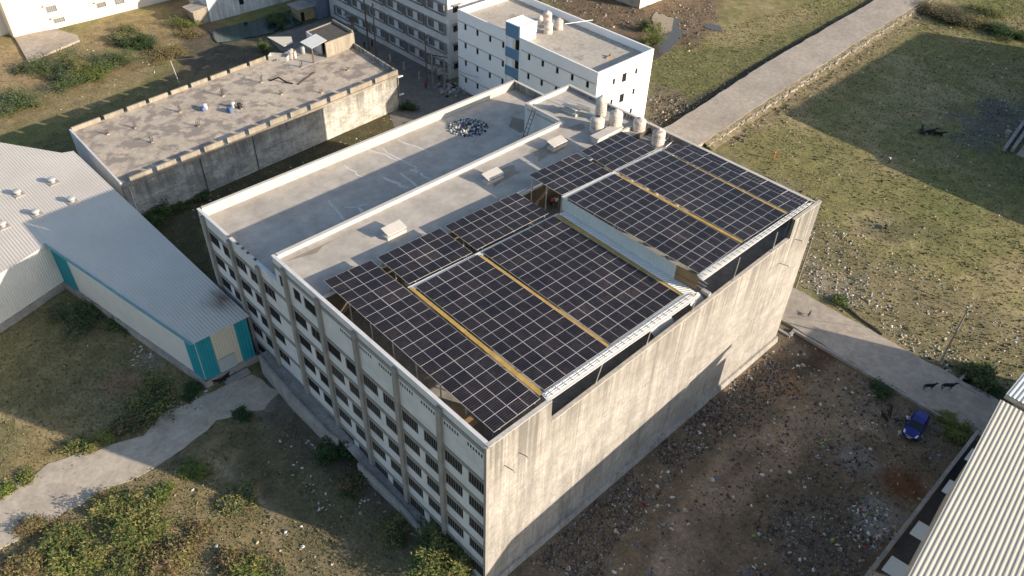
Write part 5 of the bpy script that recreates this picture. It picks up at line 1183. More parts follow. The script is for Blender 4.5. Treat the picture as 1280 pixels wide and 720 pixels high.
def person(loc, rz, label, shirt, trousers, pose='stand', scale=1.0, group=None):
    root = thing('person', label, 'person', loc, group)
    if pose == 'sit':
        J = dict(pel=(0, 0, .28), ch=(.10, 0, .62), nk=(.14, 0, .80), hd=(.18, 0, .95), tp=(.18, 0, 1.05))
        legs = lambda s: [(0, s*.09, .27), (.38, s*.15, .48), (.34, s*.13, .10), (.46, s*.14, .05)]
        arms = lambda s: [(.12, s*.17, .70), (.20, s*.24, .48), (.38, s*.17, .50), (.44, s*.15, .50)]
    elif pose == 'bend':
        J = dict(pel=(0, 0, .88), ch=(.30, 0, 1.12), nk=(.44, 0, 1.18), hd=(.56, 0, 1.15), tp=(.65, 0, 1.10))
        legs = lambda s: [(0, s*.09, .87), (.03, s*.10, .48), (-.02, s*.11, .08), (.12, s*.12, .04)]
        arms = lambda s: [(.36, s*.17, 1.12), (.40, s*.20, .86), (.46, s*.16, .62), (.48, s*.15, .55)]
    else:
        st_ = .22 if pose == 'walk' else .0
        J = dict(pel=(0, 0, .93), ch=(.02, 0, 1.28), nk=(.0, 0, 1.46), hd=(.03, 0, 1.60), tp=(.02, 0, 1.70))
        legs = lambda s: [(0, s*.09, .90), (s*st_*.6, s*.10, .50), (s*st_, s*.11, .08), (s*st_+.13, s*.12, .04)]
        arms = lambda s: [(0, s*.19, 1.40), (-.02-s*st_*.4, s*.25, 1.14), (.10-s*st_*.4, s*.22, .92), (.14-s*st_*.4, s*.21, .82)]
    vs = [J['pel'], J['ch'], J['nk'], J['hd'], J['tp']]; es = [(0, 1), (1, 2), (2, 3), (3, 4)]; rs = [.13, .14, .055, .095, .07]
    for s in (-1, 1):
        b_ = len(vs); vs += legs(s); es += [(0, b_), (b_, b_+1), (b_+1, b_+2), (b_+2, b_+3)]; rs += [.09, .065, .042, .04]
        b_ = len(vs); vs += arms(s); es += [(1, b_), (b_, b_+1), (b_+1, b_+2), (b_+2, b_+3)]; rs += [.06, .045, .032, .035]
    skin_mesh('body', vs, es, rs, 'skin', root)
    sv = [tuple(np.array(J['pel'])+np.array((0, 0, .02))), J['ch'], tuple(.6*np.array(J['nk'])+.4*np.array(J['ch']))]; se = [(0, 1), (1, 2)]; sr = [.155, .165, .10]
    for s in (-1, 1):
        a = arms(s); b_ = len(sv); sv += [a[0], tuple(.75*np.array(a[1])+.25*np.array(a[0]))]; se += [(1, b_), (b_, b_+1)]; sr += [.085, .07]
    skin_mesh('shirt', sv, se, sr, shirt, root)
    tv = [J['pel']]; te = []; tr = [.15]
    for s in (-1, 1):
        l = legs(s); b_ = len(tv); tv += [l[0], l[1], tuple(.85*np.array(l[2])+.15*np.array(l[1]))]; te += [(0, b_), (b_, b_+1), (b_+1, b_+2)]; tr += [.11, .085, .065]
        skin_mesh('shoe', [l[2], l[3]], [(0, 1)], [.055, .05], 'hair', root)
    skin_mesh('trousers', tv, te, tr, trousers, root)
    h = np.array(J['hd']); tt = np.array(J['tp'])
    skin_mesh('hair', [h+(-.035, 0, .03), tt+(-.02, 0, .01)], [(0, 1)], [.105, .085], 'hair', root)
    # face
    f = h+np.array((.085, 0, 0)); mb = MB()
    mb.box(f[0], -.015, f[2]-.02, f[0]+.03, .015, f[2]+.02); mb.build('nose', 'skin', root, local=True)
    for s in (-1, 1): MB().box(f[0]-.005, s*.035-.012, f[2]+.02, f[0]+.012, s*.035+.012, f[2]+.035).build('eye', 'hair', root, local=True)
    root.rotation_euler.z = rz; root.scale = (scale,)*3
    return root
p = at(688.6, 261, TER); person((p[0], p[1], TER), R(-160), 'standing person in a coral shirt and dark trousers under the raised array', 'cl_coral', 'cl_dark')
p = at(694.6, 260.5, TER); person((p[0], p[1], TER), R(-150), 'standing person in a white patterned shirt beside the coral shirted one', 'cl_white', 'cl_grey')
p = at(532.5, 111.5); person((p[0], p[1], .04), R(-120), 'person in red walking down the shaded lane', 'cl_red', 'cl_dark', 'walk')
p = at(456, 62); person((p[0], p[1], .04), R(200), 'person in dark clothes in the lane, left of two near the entrance steps', 'cl_dark', 'cl_dark', 'walk')
p = at(465.5, 59); person((p[0], p[1], .04), R(100), 'person in grey and dark clothes in the lane, right of two near the steps', 'cl_grey', 'cl_dark')
p = at(1111, 204); person((p[0], p[1], .0), R(170), 'person in a white top bending over in the sunlit field', 'cl_white', 'cl_dark', 'bend')
p = at(549.5, 101); person((p[0], p[1], .04), R(60), 'person in dark clothes standing behind the transformer frame', 'cl_grey', 'cl_dark')
p = at(1133, 527); person((p[0], p[1], .02), R(30), 'person in a pale top crouching on the ground beside the blue car', 'cl_white', 'cl_dark', 'sit')

def beast(loc, rz, label, s=1.0, lying=False, mat='black', group=None, cat='goat'):
    root = thing(cat, label, cat, loc, group)
    if lying:
        L = [(0, 0, .30), (.45, 0, .34), (.72, 0, .48), (.95, 0, .60), (1.15, 0, .54)]
        legs = [(( .45, .14, .24), (.75, .22, .12), (.50, .24, .07)), ((.45, -.14, .24), (.72, -.22, .12), (.48, -.24, .07)), ((-.35, .16, .24), (-.02, .30, .16), (-.25, .32, .07)), ((-.35, -.16, .24), (-.05, -.28, .16), (-.3, -.3, .07))]
    else:
        L = [(0, 0, .68), (.42, 0, .70), (.66, 0, .86), (.82, 0, .98), (1.02, 0, .92)]
        legs = [((.40, .12, .58), (.42, .13, .32), (.40, .13, .03)), ((.40, -.12, .58), (.36, -.13, .32), (.34, -.13, .03)), ((-.42, .13, .60), (-.50, .14, .34), (-.44, .14, .03)), ((-.42, -.13, .60), (-.56, -.14, .34), (-.52, -.14, .03))]
    vs = L+[(-.42, 0, L[0][2]+.02), (-.60, 0, L[0][2]+.06), (-.72, 0, L[0][2]-.12)]; es = [(0, 1), (1, 2), (2, 3), (3, 4), (0, 5), (5, 6), (6, 7)]; rs = [(.19, .22), (.17, .2), .10, .10, .055, (.17, .2), .06, .025]
    for i, lg in enumerate(legs):
        b_ = len(vs); vs += list(lg); es += [(1 if i < 2 else 5, b_), (b_, b_+1), (b_+1, b_+2)]; rs += [.075, .045, .035]
    skin_mesh('body', vs, es, rs, mat, root)
    h = L[3]
    for t_ in (-1, 1): MB().tube([(h[0]-.03, t_*.07, h[2]+.06), (h[0]-.10, t_*.19, h[2]+.02)], [.04, .015], 5).build('ear', mat, root, local=True)
    for t_ in (-1, 1): MB().tube([(h[0]-.04, t_*.04, h[2]+.08), (h[0]-.12, t_*.07, h[2]+.22)], [.02, .008], 5).build('horn', 'cap', root, local=True)
    root.rotation_euler.z = rz; root.scale = (s,)*3
    return root
G = 'black goats about the ground'
def bp(px, py): q = at(px, py); return (q[0], q[1], .02)
q = at(1158, 489); beast((q[0], q[1], .30), R(-40), 'black goat on the road, left of two near the paler scraps', 1.0, group=G)
q = at(1181, 489); beast((q[0], q[1], .30), R(-44), 'black goat on the road, right of two near the culvert', 1.1, group=G)
beast(bp(1104, 526), R(60), 'black goat standing furthest from the blue car in the yard', .9, group=G)
beast(bp(1111, 519), R(20), 'black goat with head down between the others left of the blue car', .9, group=G)
beast(bp(1152, 167), R(30), 'black goat lying left of its companions in the shaded field', 1.5, True, group=G)
beast(bp(1161, 167), R(-30), 'black goat in the middle of the lying group in the shaded field', 1.5, True, group=G)
beast(bp(1170, 169), R(-60), 'black goat lying right of its companions in the shaded field', 1.4, True, group=G)
q = at(274, 478, .25); beast((q[0], q[1], .25), R(150), 'black goat on the step in front of the shed sliding door, left one', .85, True, group=G)
q = at(281.5, 474, .25); beast((q[0], q[1], .25), R(20), 'black goat on the step in front of the shed sliding door, right one', .85, True, group=G)
beast(bp(1107, 285), R(200), 'small black goat lying among litter in the sunlit field', .9, True, group=G)

# field poles and wire
a = at(1174, 455); a2 = (a[0]+.25, a[1]+.1, 8.7); pole((a[0], a[1], 0), a2, .11, 'thin wooden pole at the road edge above the culvert', 'pole_c')
b_ = at(994, 361); b2 = (b_[0]+.2, b_[1]+.1, 8.9); pole((b_[0], b_[1], 0), b2, .11, 'thin wooden pole just beyond the stained side wall', 'pole_c')
wire(a2, b2, .8, 'slack cable between the two field poles'); wire(a2, (78, -40, 8.5), .8, 'cable running off the right edge from the field pole')
# culvert frame
c_ = at(1216, 482); mb = MB()
for (x0, y0, x1, y1) in ((-1.3, -1.5, 1.3, -1.2), (-1.3, 1.2, 1.3, 1.5), (-1.3, -1.2, -1.0, 1.2), (1.0, -1.2, 1.3, 1.2)): mb.box(c_[0]+x0, c_[1]+y0, -.1, c_[0]+x1, c_[1]+y1, .38)
mb.box(c_[0]-1, c_[1]-1.2, -.05, c_[0]+1, c_[1]+1.2, .05, 1); tag(mb.build('culvert', ['kerb', 'dark']), 'open concrete culvert box beside the road near the ribbed roof', 'culvert')
q = at(1040, 383); mb = MB(); pts = [at(*s_, .1) for s_ in ((1057, 382), (1075, 398), (1090, 408), (1103, 418))]
mb.tube([(p_[0], p_[1], .12) for p_ in pts], .14, 6); tag(mb.build('drain_pipe', 'steel_dark'), 'rusty pipe lying in the litter along the road edge', 'pipe')
MT['orange'] = flat('orange', (.75, .24, .05))
q = at(967, 199); person((q[0], q[1], 0), R(120), 'person in bright orange clothing standing alone in the field behind the roof corner', 'orange', 'orange')
q = at(1010, 397); beast((q[0], q[1], .3), R(10), 'small dark dog on the road just past the shaded part', .55, group=None, cat='dog')
q0, q1 = at(212, 77), at(223, 103)
tag(MB().tube([at(224, 104, 0), at(213, 76, 3.5)], .07, 6).build('leaning_post', 'cap'), 'pale leaning post behind the mouldy building', 'post')
wire(at(213, 76, 3.4), at(300, 62, 1.0), .2, 'thin cable running from the leaning post towards the pond')

# ================================================================== VEGETATION AND LITTER
def leafmat(name, c, v=.3):
    m_, t_, b_ = base_mat(name, .75, .2)
    col_ = ramp(t_, noise(t_, s=1.6, detail=3), [(.3, tuple(x*(1-v) for x in c)), (.7, tuple(x*(1+v) for x in c))])
    t_.links.new(col_, b_.inputs['Base Color']); b_.inputs['Subsurface Weight'].default_value = 0
    return m_
MT['leaf_green'] = leafmat('leaf_green', (.095, .13, .038)); MT['leaf_olive'] = leafmat('leaf_olive', (.20, .185, .065)); MT['leaf_dark'] = leafmat('leaf_dark', (.040, .075, .028))
MT['leaf_dry'] = leafmat('leaf_dry', (.17, .12, .07)); MT['leaf_bright'] = leafmat('leaf_bright', (.15, .19, .045)); MT['leaf_grey'] = leafmat('leaf_grey', (.10, .13, .07))
def fastmesh(name, Vt, F, mi, mats, parent=None):
    me = bpy.data.meshes.new(name); me.vertices.add(len(Vt)); me.vertices.foreach_set('co', np.asarray(Vt, np.float32).ravel())
    k = F.shape[1]; me.loops.add(F.size); me.loops.foreach_set('vertex_index', F.astype(np.int32).ravel()); me.polygons.add(len(F))
    me.polygons.foreach_set('loop_start', np.arange(len(F), dtype=np.int32)*k); me.polygons.foreach_set('loop_total', np.full(len(F), k, np.int32))
    for m_ in mats: me.materials.append(MT[m_])
    me.polygons.foreach_set('material_index', mi.astype(np.int32)); me.update(calc_edges=True)
    o = bpy.data.objects.new(name, me); COL.objects.link(o)
    if parent: o.parent = parent
    return o
def plant(px, py, rad, hgt, mats, label, kind='shrub', nb=None, seed=0, leaf=.30, trunk=0.0, z0=0.0, lobes=5):
    q = at(px, py, z0+hgt*.3); r = np.random.default_rng(seed+int(px*7+py))
    root = thing({'shrub': 'shrub', 'tree': 'tree', 'creeper': 'creeper'}[kind], label, kind, (q[0], q[1], z0))
    nb = nb or int(26+rad*22); Vs = []; Mi = []; stems = MB()
    lob = [(r.uniform(-.7, .7)*rad, r.uniform(-.7, .7)*rad, r.uniform(.35, 1.0)) for _ in range(lobes)]
    for b_ in range(nb):
        lx, ly, lh = lob[b_ % lobes]
        az = r.uniform(0, 2*math.pi); el = math.asin(r.uniform(.05, 1))**1.0
        ln = rad*r.uniform(.45, .85); st = np.array((lx*.5, ly*.5, trunk*hgt*.8))
        d = np.array((math.cos(az)*math.cos(el), math.sin(az)*math.cos(el), 0)); top = hgt*lh*(.35+.65*math.sin(el))*r.uniform(.75, 1.1)
        n = 16; t_ = np.linspace(0, 1, n)[:, None]
        P = st+np.array((lx*.5, ly*.5, 0))*t_+d*ln*t_; P[:, 2] = st[2]*(1-t_[:, 0])+(top*np.sin(t_[:, 0]*1.9)/math.sin(1.9) if trunk < .1 else (st[2]*0+ (trunk*hgt*.8)*t_[:, 0]+ (top-trunk*hgt*.4)*np.sin(t_[:, 0]*1.9)))
        if b_ % 3 == 0: stems.tube([tuple(P[0]), tuple(P[5]), tuple(P[11])], [.05, .035, .015], 4, cap=False)
        m0 = r.choice(len(mats))
        for i in range(3, n):
            for s_ in range(3):
                c_ = P[i]+r.normal(0, .07+.05*rad, 3); a = r.uniform(0, 2*math.pi); tl = r.uniform(-.5, .6)
                u = np.array((math.cos(a), math.sin(a), tl))*leaf*r.uniform(.6, 1.3); v_ = np.array((-math.sin(a), math.cos(a), r.uniform(-.4, .4)))*leaf*r.uniform(.22, .5)
                Vs += [c_-v_*.5, c_+u*.5-v_*.1+v_*0, c_+u, c_+u*.5+v_]; Mi.append(m0 if r.random() < .75 else r.choice(len(mats)))
    Vs = np.array(Vs); Vs[:, 2] = np.maximum(Vs[:, 2], .02); F = np.arange(len(Vs)).reshape(-1, 4)
    fastmesh('crown' if kind == 'tree' else 'foliage', Vs, F, np.array(Mi), mats, root)
    if trunk > 0: stems.tube([(0, 0, -.1), (.05, .03, trunk*hgt*.5), (0, 0, trunk*hgt)], [.16, .12, .09], 8)
    stems.build('trunk' if kind == 'tree' else 'stem', 'wood', root, local=True)
    return root
g, o_, dk, dr, br, gy = 'leaf_green', 'leaf_olive', 'leaf_dark', 'leaf_dry', 'leaf_bright', 'leaf_grey'
PL = [
 (72, 84, 4.2, 2.6, [g, dk, gy], 'large green bush furthest left behind the mouldy building'),
 (78, 101, 3.2, 1.8, [g, gy], 'green bush in front of the large leftmost bush'),
 (104, 84, 3.0, 2.0, [g, o_], 'bright green bush between the two large bushes'),
 (138, 74, 4.0, 2.6, [g, gy], 'large rounded bush right of centre behind the mouldy building'),
 (122, 92, 2.6, 1.6, [br, g], 'low bright bush under the large rounded bush'),
 (150, 52, 2.8, 1.4, [o_, gy], 'olive bush nearest the cream building wall'),
 (172, 56, 2.2, 1.9, [dk, g], 'dark green bush left of the darkest one near the pond path'),
 (186, 52, 2.4, 2.0, [dk], 'darkest green bush on the waste ground'),
 (165, 38, 2.4, 1.2, [o_, gy], 'thin olive scrub behind the darkest bush'),
 (25, 126, 4.0, 2.2, [g, gy], 'grey green bush at the left photo edge above the pale shed'),
 (24, 88, 1.2, .7, [gy, dr], 'small dry bush beside the cream building yard'),
 (229, 30, 2.6, 1.6, [g, o_], 'green bush beside the pale lean to at the pond'),
 (240, 42, 2.4, 1.0, [dr, o_], 'brown scrub below the bush at the pond'),
 (205, 66, 3.0, 1.0, [o_, dr], 'low yellowish scrub on the waste ground'),
 (328, 60, 1.5, 2.2, [br, g], 'small yellow green sapling behind the old roof'),
 (350, 24, 3.2, 2.4, [dk, g], 'dark tree mass between the pond and the shack'),
 (195, 270, 2.4, 2.2, [dk, g], 'dark creeper bush climbing the mouldy wall beside the pale shed'),
 (222, 258, 1.6, 1.2, [dk, g], 'small dark bush at the foot of the mouldy wall'),
 (250, 247, 1.4, .9, [dk, o_], 'low weeds along the foot of the mouldy wall'),
 (62, 350, 2.6, 1.9, [g, dk], 'bush growing against the teal corner of the pale shed'),
 (100, 392, 3.6, 1.3, [dk, gy], 'sprawling dark bush in the shaded grass plot'),
 (152, 405, 2.0, .9, [dk, g], 'low dark bush beside the pale shed wall'),
 (128, 378, 2.0, .9, [dk, g], 'low dark weeds between shed wall and the sprawling bush'),
 (178, 510, 3.2, 1.2, [dk, o_], 'wide dark bush above the path in the grass plot'),
 (158, 528, 2.0, .9, [dk, dr], 'dry dark bush left of the wide one above the path'),
 (240, 490, 1.3, .7, [dk], 'small dark bush beside the white plastic near the shed'),
 (300, 520, .9, .6, [dk], 'tiny dark bush standing on the concrete path'),
 (124, 550, 1.2, .6, [br, o_], 'bright low bush at the upper path edge'),
 (96, 556, 1.3, .8, [dk, o_], 'dark bush at the upper path edge left of the bright one'),
 (36, 596, 1.1, .5, [o_, br], 'olive weeds at the upper path edge near the left border'),
 (6, 612, .9, .5, [br], 'small bright weeds at the left photo border'),
 (237, 588, 1.3, .9, [br, g], 'bright green bush below the path end'),
 (206, 618, 1.1, .7, [br, g], 'small bright bush on the mound below the path'),
 (150, 648, 2.6, 2.0, [g, o_], 'feathery tall bush in the middle of the lower left scrub'),
 (178, 668, 2.2, 1.6, [o_, g], 'feathery bush just right of the tall one in the lower left scrub'),
 (62, 688, 2.0, 1.2, [o_, g], 'wide olive bush near the lower left corner'),
 (104, 708, 2.2, 1.0, [o_, br], 'yellowish bush at the bottom edge, left of centre scrub'),
 (128, 628, 1.6, .9, [o_, dr], 'olive bush at the lower path edge'),
 (178, 640, 1.8, 1.0, [o_, gy], 'loose olive bush behind the feathery pair in the lower left'),
 (85, 672, 1.8, .9, [o_, g], 'low olive bush between the path and the lower left corner'),
 (240, 672, 1.6, .6, [dr, o_], 'dry tawny scrub right of the feathery pair'),
 (285, 700, 2.0, .8, [o_, dr], 'sprawling tawny bush near the bottom edge left of the tree'),
 (345, 705, 1.8, .7, [dr, gy], 'dry greyish scrub at the bottom edge below the footpath'),
 (150, 715, 1.8, 1.0, [g, o_], 'green bush at the bottom edge under the feathery pair'),
 (20, 712, 2.2, 1.1, [o_, dr], 'olive scrub at the very bottom left corner'),
 (205, 704, 2.2, 1.2, [o_, dr], 'straw coloured bush at the bottom edge below the feathery ones'),
 (310, 714, 2.0, 1.2, [o_, br], 'olive bush at the bottom edge left of the tree'),
 (40, 655, 1.6, .8, [dr, o_], 'brown dry scrub beside the sunlit path'),
 (300, 625, 2.0, .6, [o_, gy], 'low grey green scrub above the footpath bend'),
 (418, 568, 2.0, 2.2, [dk], 'dark shrub against the retaining wall'),
 (440, 600, 1.8, 1.0, [dk, dr], 'brownish low shrub below the dark one at the retaining wall'),
 (497, 668, 1.8, .6, [dk, o_], 'low dark weeds beside the retaining wall near the tree'),
 (818, 50, 3.0, 4.2, [g, br, o_], 'tall yellow green bush beside the puddle and the white block'),
 (806, 36, 2.0, 2.0, [dk], 'dark shrub tucked behind the tall puddle bush'),
 (1051, 376, 1.0, .7, [br, dk], 'small green bush at the litter edge of the road'),
 (1195, 537, 1.7, 1.1, [br, g], 'green bush between the blue car and the boundary wall'),
 (1183, 522, 1.0, .6, [br], 'small bright bush above the bush near the blue car'),
 (1222, 468, 2.2, 1.4, [dk, g], 'dark bush beside the culvert'),
 (1240, 480, 1.6, 1.0, [dk], 'dark low bush right of the culvert'),
 (1101, 488, 1.2, .6, [dk], 'low dark weeds in the yard beside the road edge'),
 (508, 133, 1.6, 1.8, [dk], 'dark bush at the lane end of the mouldy building'),
 (1197, 22, 5.5, 2.4, [dr, dk], 'large brown thicket near the top right road end'),
 (1168, 14, 5.0, 1.8, [dk, dr], 'dark thicket at the end of the far road'),
 (1222, 28, 3.6, 1.6, [dr, o_], 'reddish brown thicket right of the large one'),
 (1246, 38, 4.0, 1.6, [dk], 'dark hedge left part near the top right corner'),
 (1272, 46, 4.0, 1.6, [dk, g], 'dark hedge right part at the right photo edge'),
 (1238, 14, 4.0, .9, [g, o_], 'green scrub above the dark hedge'),
 (906, 156, 1.2, .6, [br, g], 'small green weeds on the far road edge, nearer clump'),
 (897, 161, 1.0, .5, [g], 'small weeds on the far road edge just behind the roof corner'),
 (995, 92, 1.2, .5, [g, o_], 'small weeds along the far road verge'),
]
for i, a in enumerate(PL): plant(a[0], a[1], a[2]*(1.22 if a[1] < 130 and a[0] < 240 else 1), a[3]*(1.2 if a[1] < 130 and a[0] < 240 else 1), *a[4:], seed=i, leaf=.26 if a[2] < 2 else .34)
plant(545, 692, 3.3, 3.6, [g, o_, dk], 'feathery green tree at the bottom of the windowed facade', 'tree', nb=210, seed=99, leaf=.32, trunk=.35, lobes=8)
plant(578, 700, 2.2, 3.0, [o_, g], 'smaller feathery tree beside the building corner', 'tree', nb=110, seed=98, leaf=.30, trunk=.35)

# grass and weeds
def inpoly(P, x, y):
    ins = np.zeros(x.shape, bool); j = len(P)-1
    for i in range(len(P)):
        x1, y1 = P[i]; x2, y2 = P[j]; ins ^= ((y1 > y) != (y2 > y)) & (x < (x2-x1)*(y-y1)/(y2-y1+1e-12)+x1); j = i
    return ins
def scatter(poly, n, seed, clump=None):
    r = np.random.default_rng(seed); P = poly_px(poly); xsP = [p[0] for p in P]; ysP = [p[1] for p in P]
    x = r.uniform(min(xsP), max(xsP), n*3); y = r.uniform(min(ysP), max(ysP), n*3); k = inpoly(P, x, y)
    k &= ~(((x > 49.8) & (x < 58.2) & (y < 45)) | ((x > 49) & (y > 34.2+(x-80)*.045) & (y < 41.8+(np.maximum(x-80, 0))*.055) & (x > 49)))
    k &= ~((x > -1.2) & (x < 48) & (y > -.5) & (y < 47.5)) & ~((x > 61.3) & (x < 75.6) & (y > 43) & (y < 76.2))
    if clump: k &= fbm(x, y, clump[0], seed+50) > clump[1]
    return x[k][:n], y[k][:n]
def gz(x, y):
    i = np.clip(np.searchsorted(xs, x)-1, 0, len(xs)-2); j = np.clip(np.searchsorted(ys, y)-1, 0, len(ys)-2)
    fx = (x-xs[i])/(xs[i+1]-xs[i]); fy = (y-ys[j])/(ys[j+1]-ys[j])
    return (GZ[i, j]*(1-fx)+GZ[i+1, j]*fx)*(1-fy)+(GZ[i, j+1]*(1-fx)+GZ[i+1, j+1]*fx)*fy
def tufts(name, areas, mats, label, size=(.12, .38), seed=0):
    r = np.random.default_rng(seed); X = []; Y = []
    for k, (poly, n, cl) in enumerate(areas): a, b_ = scatter(poly, n, seed+k, cl); X.append(a); Y.append(b_)
    X = np.concatenate(X); Y = np.concatenate(Y); n = len(X); Z = gz(X, Y); s_ = r.uniform(size[0], size[1], n)*(1+.8*(r.random(n) < .06))
    Vs = []; 
    for k in range(3):
        a = r.uniform(0, 2*math.pi, n); w_ = s_*r.uniform(.35, .7, n); h = s_*r.uniform(.25, .8, n); ln = r.uniform(-.6, .6, n)*s_; ln2 = r.uniform(-.6, .6, n)*s_
        c_, d_ = np.cos(a)*w_, np.sin(a)*w_
        Vs.append(np.stack([np.stack([X-c_, Y-d_, Z-.02], 1), np.stack([X+c_, Y+d_, Z-.02], 1), np.stack([X+c_*.6+ln, Y+d_*.6+ln2, Z+h], 1), np.stack([X-c_*.6+ln, Y-d_*.6+ln2, Z+h*.9], 1)], 1))
    Vs = np.concatenate(Vs).reshape(-1, 3); F = np.arange(len(Vs)).reshape(-1, 4); mi = np.tile(r.integers(0, len(mats), n), 3)
    return tag(fastmesh(name, Vs, F, mi, mats), label, 'grass', None, 'stuff')
FIELD = [(1000, 100), (1150, 20), (1300, -10), (1300, 470), (1240, 500), (1080, 400), (985, 350), (1020, 270), (890, 170)]
MT['straw'] = leafmat('straw', (.30, .24, .13)); MT['grass_a'] = leafmat('grass_a', (.215, .20, .085)); MT['grass_b'] = leafmat('grass_b', (.26, .225, .10)); MT['grass_c'] = leafmat('grass_c', (.12, .14, .055))
tufts('grass', [(FIELD, 16000, None), (FIELD, 6000, (3, .52)), ([(815, 60), (1090, -20), (1110, -5), (840, 155), (812, 150)], 6000, None), ([(1180, -20), (1300, -20), (1300, 60), (1200, 30)], 2500, None)], ['grass_a', 'grass_b', 'straw', 'grass_c'], 'tufted green and straw coloured grass over the open field', (.07, .20), 1)
tufts('grass', [([(-40, 370), (60, 360), (255, 480), (150, 560), (-40, 640)], 6500, None), ([(-40, 700), (120, 615), (230, 570), (340, 640), (500, 700), (480, 760), (-40, 800)], 9000, None), ([(330, 500), (520, 680), (500, 720), (240, 600), (260, 540)], 1800, (3, .5)), ([(180, 270), (500, 110), (500, 150), (260, 270), (290, 380), (250, 340)], 1200, None), ([(-20, 60), (240, 20), (230, 90), (80, 190), (-40, 240)], 4500, (6, .42)), ([(1000, 520), (1220, 530), (1150, 640), (980, 600)], 900, (3, .5))], ['grass_a', 'grass_b', 'grass_c', 'grass_c'], 'rough olive grass and weeds on the ground left of the building', (.05, .14), 7)
# litter and rubble
def litter(name, areas, mats, wts, label, smin, smax, seed, flat_=.5, cat='litter'):
    r = np.random.default_rng(seed); pts = []
    X = []; Y = []
    for k, (poly, n, cl) in enumerate(areas): a, b_ = scatter(poly, n, seed+k*3, cl); X.append(a); Y.append(b_)
    X = np.concatenate(X); Y = np.concatenate(Y); n = len(X); Z = gz(X, Y); s_ = smin+(smax-smin)*r.random(n)**3.2
    a0 = r.uniform(0, 6.28, n); asp = r.uniform(.35, 1.0, n); h = s_*flat_*r.uniform(.2, 1.0, n)
    ring0 = []; ring1 = []
    for k in range(5):
        t_ = 2*math.pi*k/5; rr = r.uniform(.6, 1.1, n)*s_*.55; ux, uy = math.cos(t_)*rr, math.sin(t_)*rr*asp
        x = X+np.cos(a0)*ux-np.sin(a0)*uy; y = Y+np.sin(a0)*ux+np.cos(a0)*uy
        ring0.append(np.stack([x, y, Z-.03], 1)); ring1.append(np.stack([X+(x-X)*.7, Y+(y-Y)*.7, Z+h*r.uniform(.5, 1, n)], 1))
    Vs = np.stack(ring0+ring1, 1); base = (np.arange(n)*10)[:, None]
    F = [np.concatenate([base+k, base+(k+1) % 5, base+5+(k+1) % 5, base+5+k], 1) for k in range(5)]+[np.concatenate([base+5, base+6, base+7, base+8], 1), np.concatenate([base+5, base+8, base+9, base+9-0*base], 1)[:, [0, 1, 2, 2]]]
    tri = np.concatenate([base+5, base+8, base+9, base+5], 1)
    Fq = np.concatenate(F[:6]); mi_ = r.choice(len(mats), n, p=np.array(wts)/sum(wts)); mi = np.tile(mi_, 6)
    o = fastmesh(name, Vs.reshape(-1, 3), Fq, mi, mats)
    return tag(o, label, cat, None, 'stuff')
MT['stone_a'] = M('stone_a', (.21, .19, .165), var=.3, s=3); MT['stone_b'] = M('stone_b', (.33, .31, .28), var=.2, s=3); MT['stone_c'] = M('stone_c', (.08, .07, .065), var=.3, s=3); MT['clod'] = M('clod', (.14, .10, .075), var=.3, s=3)
YARD = [(600, 760), (640, 722), (700, 665), (905, 480), (985, 410), (1060, 455), (1210, 545), (1060, 780)]
litter('rubble', [(YARD, 6000, (2.6, .56)), (YARD, 2500, None), ([(670, 705), (700, 668), (905, 485), (985, 430), (985, 490), (850, 590), (770, 680), (740, 730)], 9000, (3, .40)), ([(1080, 470), (1190, 530), (1170, 548), (1040, 500)], 700, None), ([(1020, 545), (1100, 560), (1060, 620), (1000, 600)], 700, (2, .4)), ([(960, 620), (1110, 620), (1060, 760), (900, 760)], 3000, (3, .42))], ['stone_a', 'stone_b', 'stone_c', 'clod', 'trash_grey'], [6, 2.5, 5, 4, .6], 'dark rubble, ash and stones covering the yard by the side wall', .06, .42, 3, .6, 'rubble')
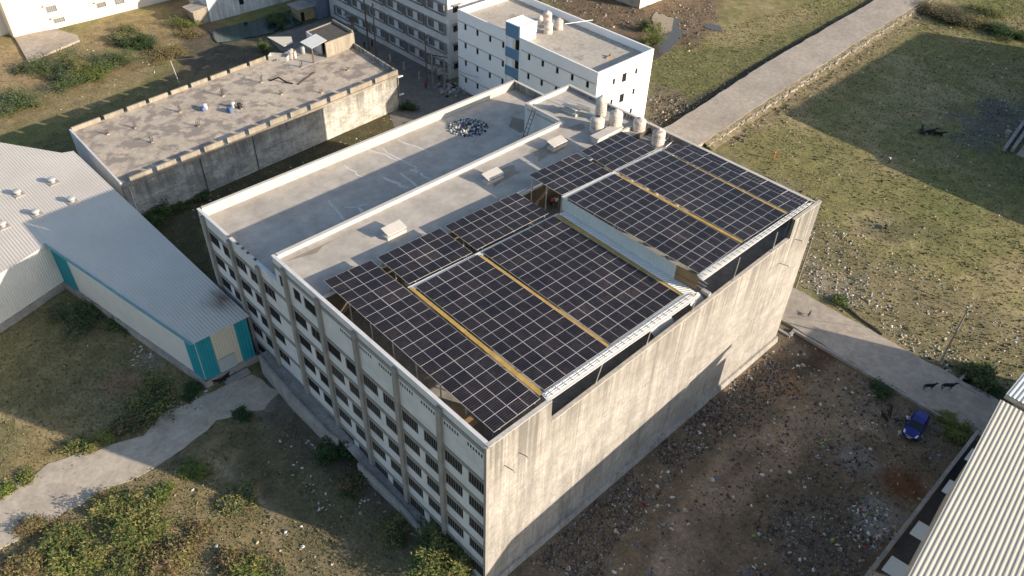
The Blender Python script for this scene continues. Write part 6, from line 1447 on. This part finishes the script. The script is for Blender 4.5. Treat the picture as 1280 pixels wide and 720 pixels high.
litter('litter', [(YARD, 900, (2.5, .55)), (YARD, 250, None), ([(1060, 630), (1115, 635), (1105, 690), (1060, 680)], 260, (1.2, .45)), ([(760, 620), (840, 580), (850, 700), (740, 720)], 150, (2, .45))], ['trash_white', 'trash_cream', 'trash_blue', 'trash_red', 'trash_green', 'trash_grey'], [5, 4, .8, .7, .5, 4], 'scattered plastic and paper scraps on the dark yard', .08, .7, 13, .35)
litter('litter', [([(985, 300), (1040, 270), (1180, 350), (1300, 410), (1300, 470), (1240, 500), (1080, 400), (995, 355)], 1700, (3.5, .42)), ([(1020, 330), (1090, 355), (1060, 395), (1000, 352)], 350, (2, .35)), (FIELD, 1500, (2.5, .55)), (FIELD, 700, None), ([(1170, 130), (1290, 90), (1290, 180), (1180, 190)], 500, (3, .4)), ([(1100, 400), (1250, 460), (1235, 495), (1140, 450)], 350, None)], ['trash_white', 'trash_cream', 'trash_grey', 'trash_blue', 'trash_green', 'trash_dark', 'stone_b'], [4, 6, 3, .3, .3, 3, 6], 'white and pale litter strewn through the field grass', .06, .6, 23, .35)
litter('litter', [([(-40, 370), (60, 360), (255, 480), (150, 560), (-40, 640)], 90, None), ([(165, 425), (205, 440), (195, 465), (160, 455)], 140, None), ([(195, 500), (270, 480), (260, 510), (190, 530)], 260, None), ([(180, 620), (340, 560), (480, 680), (300, 760), (0, 760)], 200, None), ([(330, 520), (440, 580), (520, 680), (400, 640)], 260, (2, .45)), ([(200, 265), (480, 130), (510, 150), (270, 280)], 160, None), ([(60, 60), (230, 20), (230, 80), (60, 150)], 200, None)], ['trash_white', 'trash_cream', 'stone_b', 'stone_a'], [4, 2, 3, 3], 'stones and white scraps lying left of the long windowed facade', .08, .55, 33, .4)
litter('rubble', [([(650, -30), (880, -40), (900, 25), (865, 65), (700, 30), (680, 10)], 3600, (3, .38)), ([(812, 120), (850, 120), (868, 140), (830, 165), (812, 165)], 500, None), ([(820, 150), (1140, -20), (1155, -10), (840, 165)], 900, None), ([(880, 178), (1150, 8), (1165, 14), (920, 185)], 700, None), ([(545, 95), (600, 115), (585, 130), (550, 118)], 150, None)], ['stone_a', 'clod', 'stone_c', 'stone_b', 'trash_cream'], [4, 5, 3, 1.5, .5], 'brown clods and rubble east of the white block and along the far road', .12, .7, 43, .6, 'rubble')
print('objects', len(bpy.data.objects))
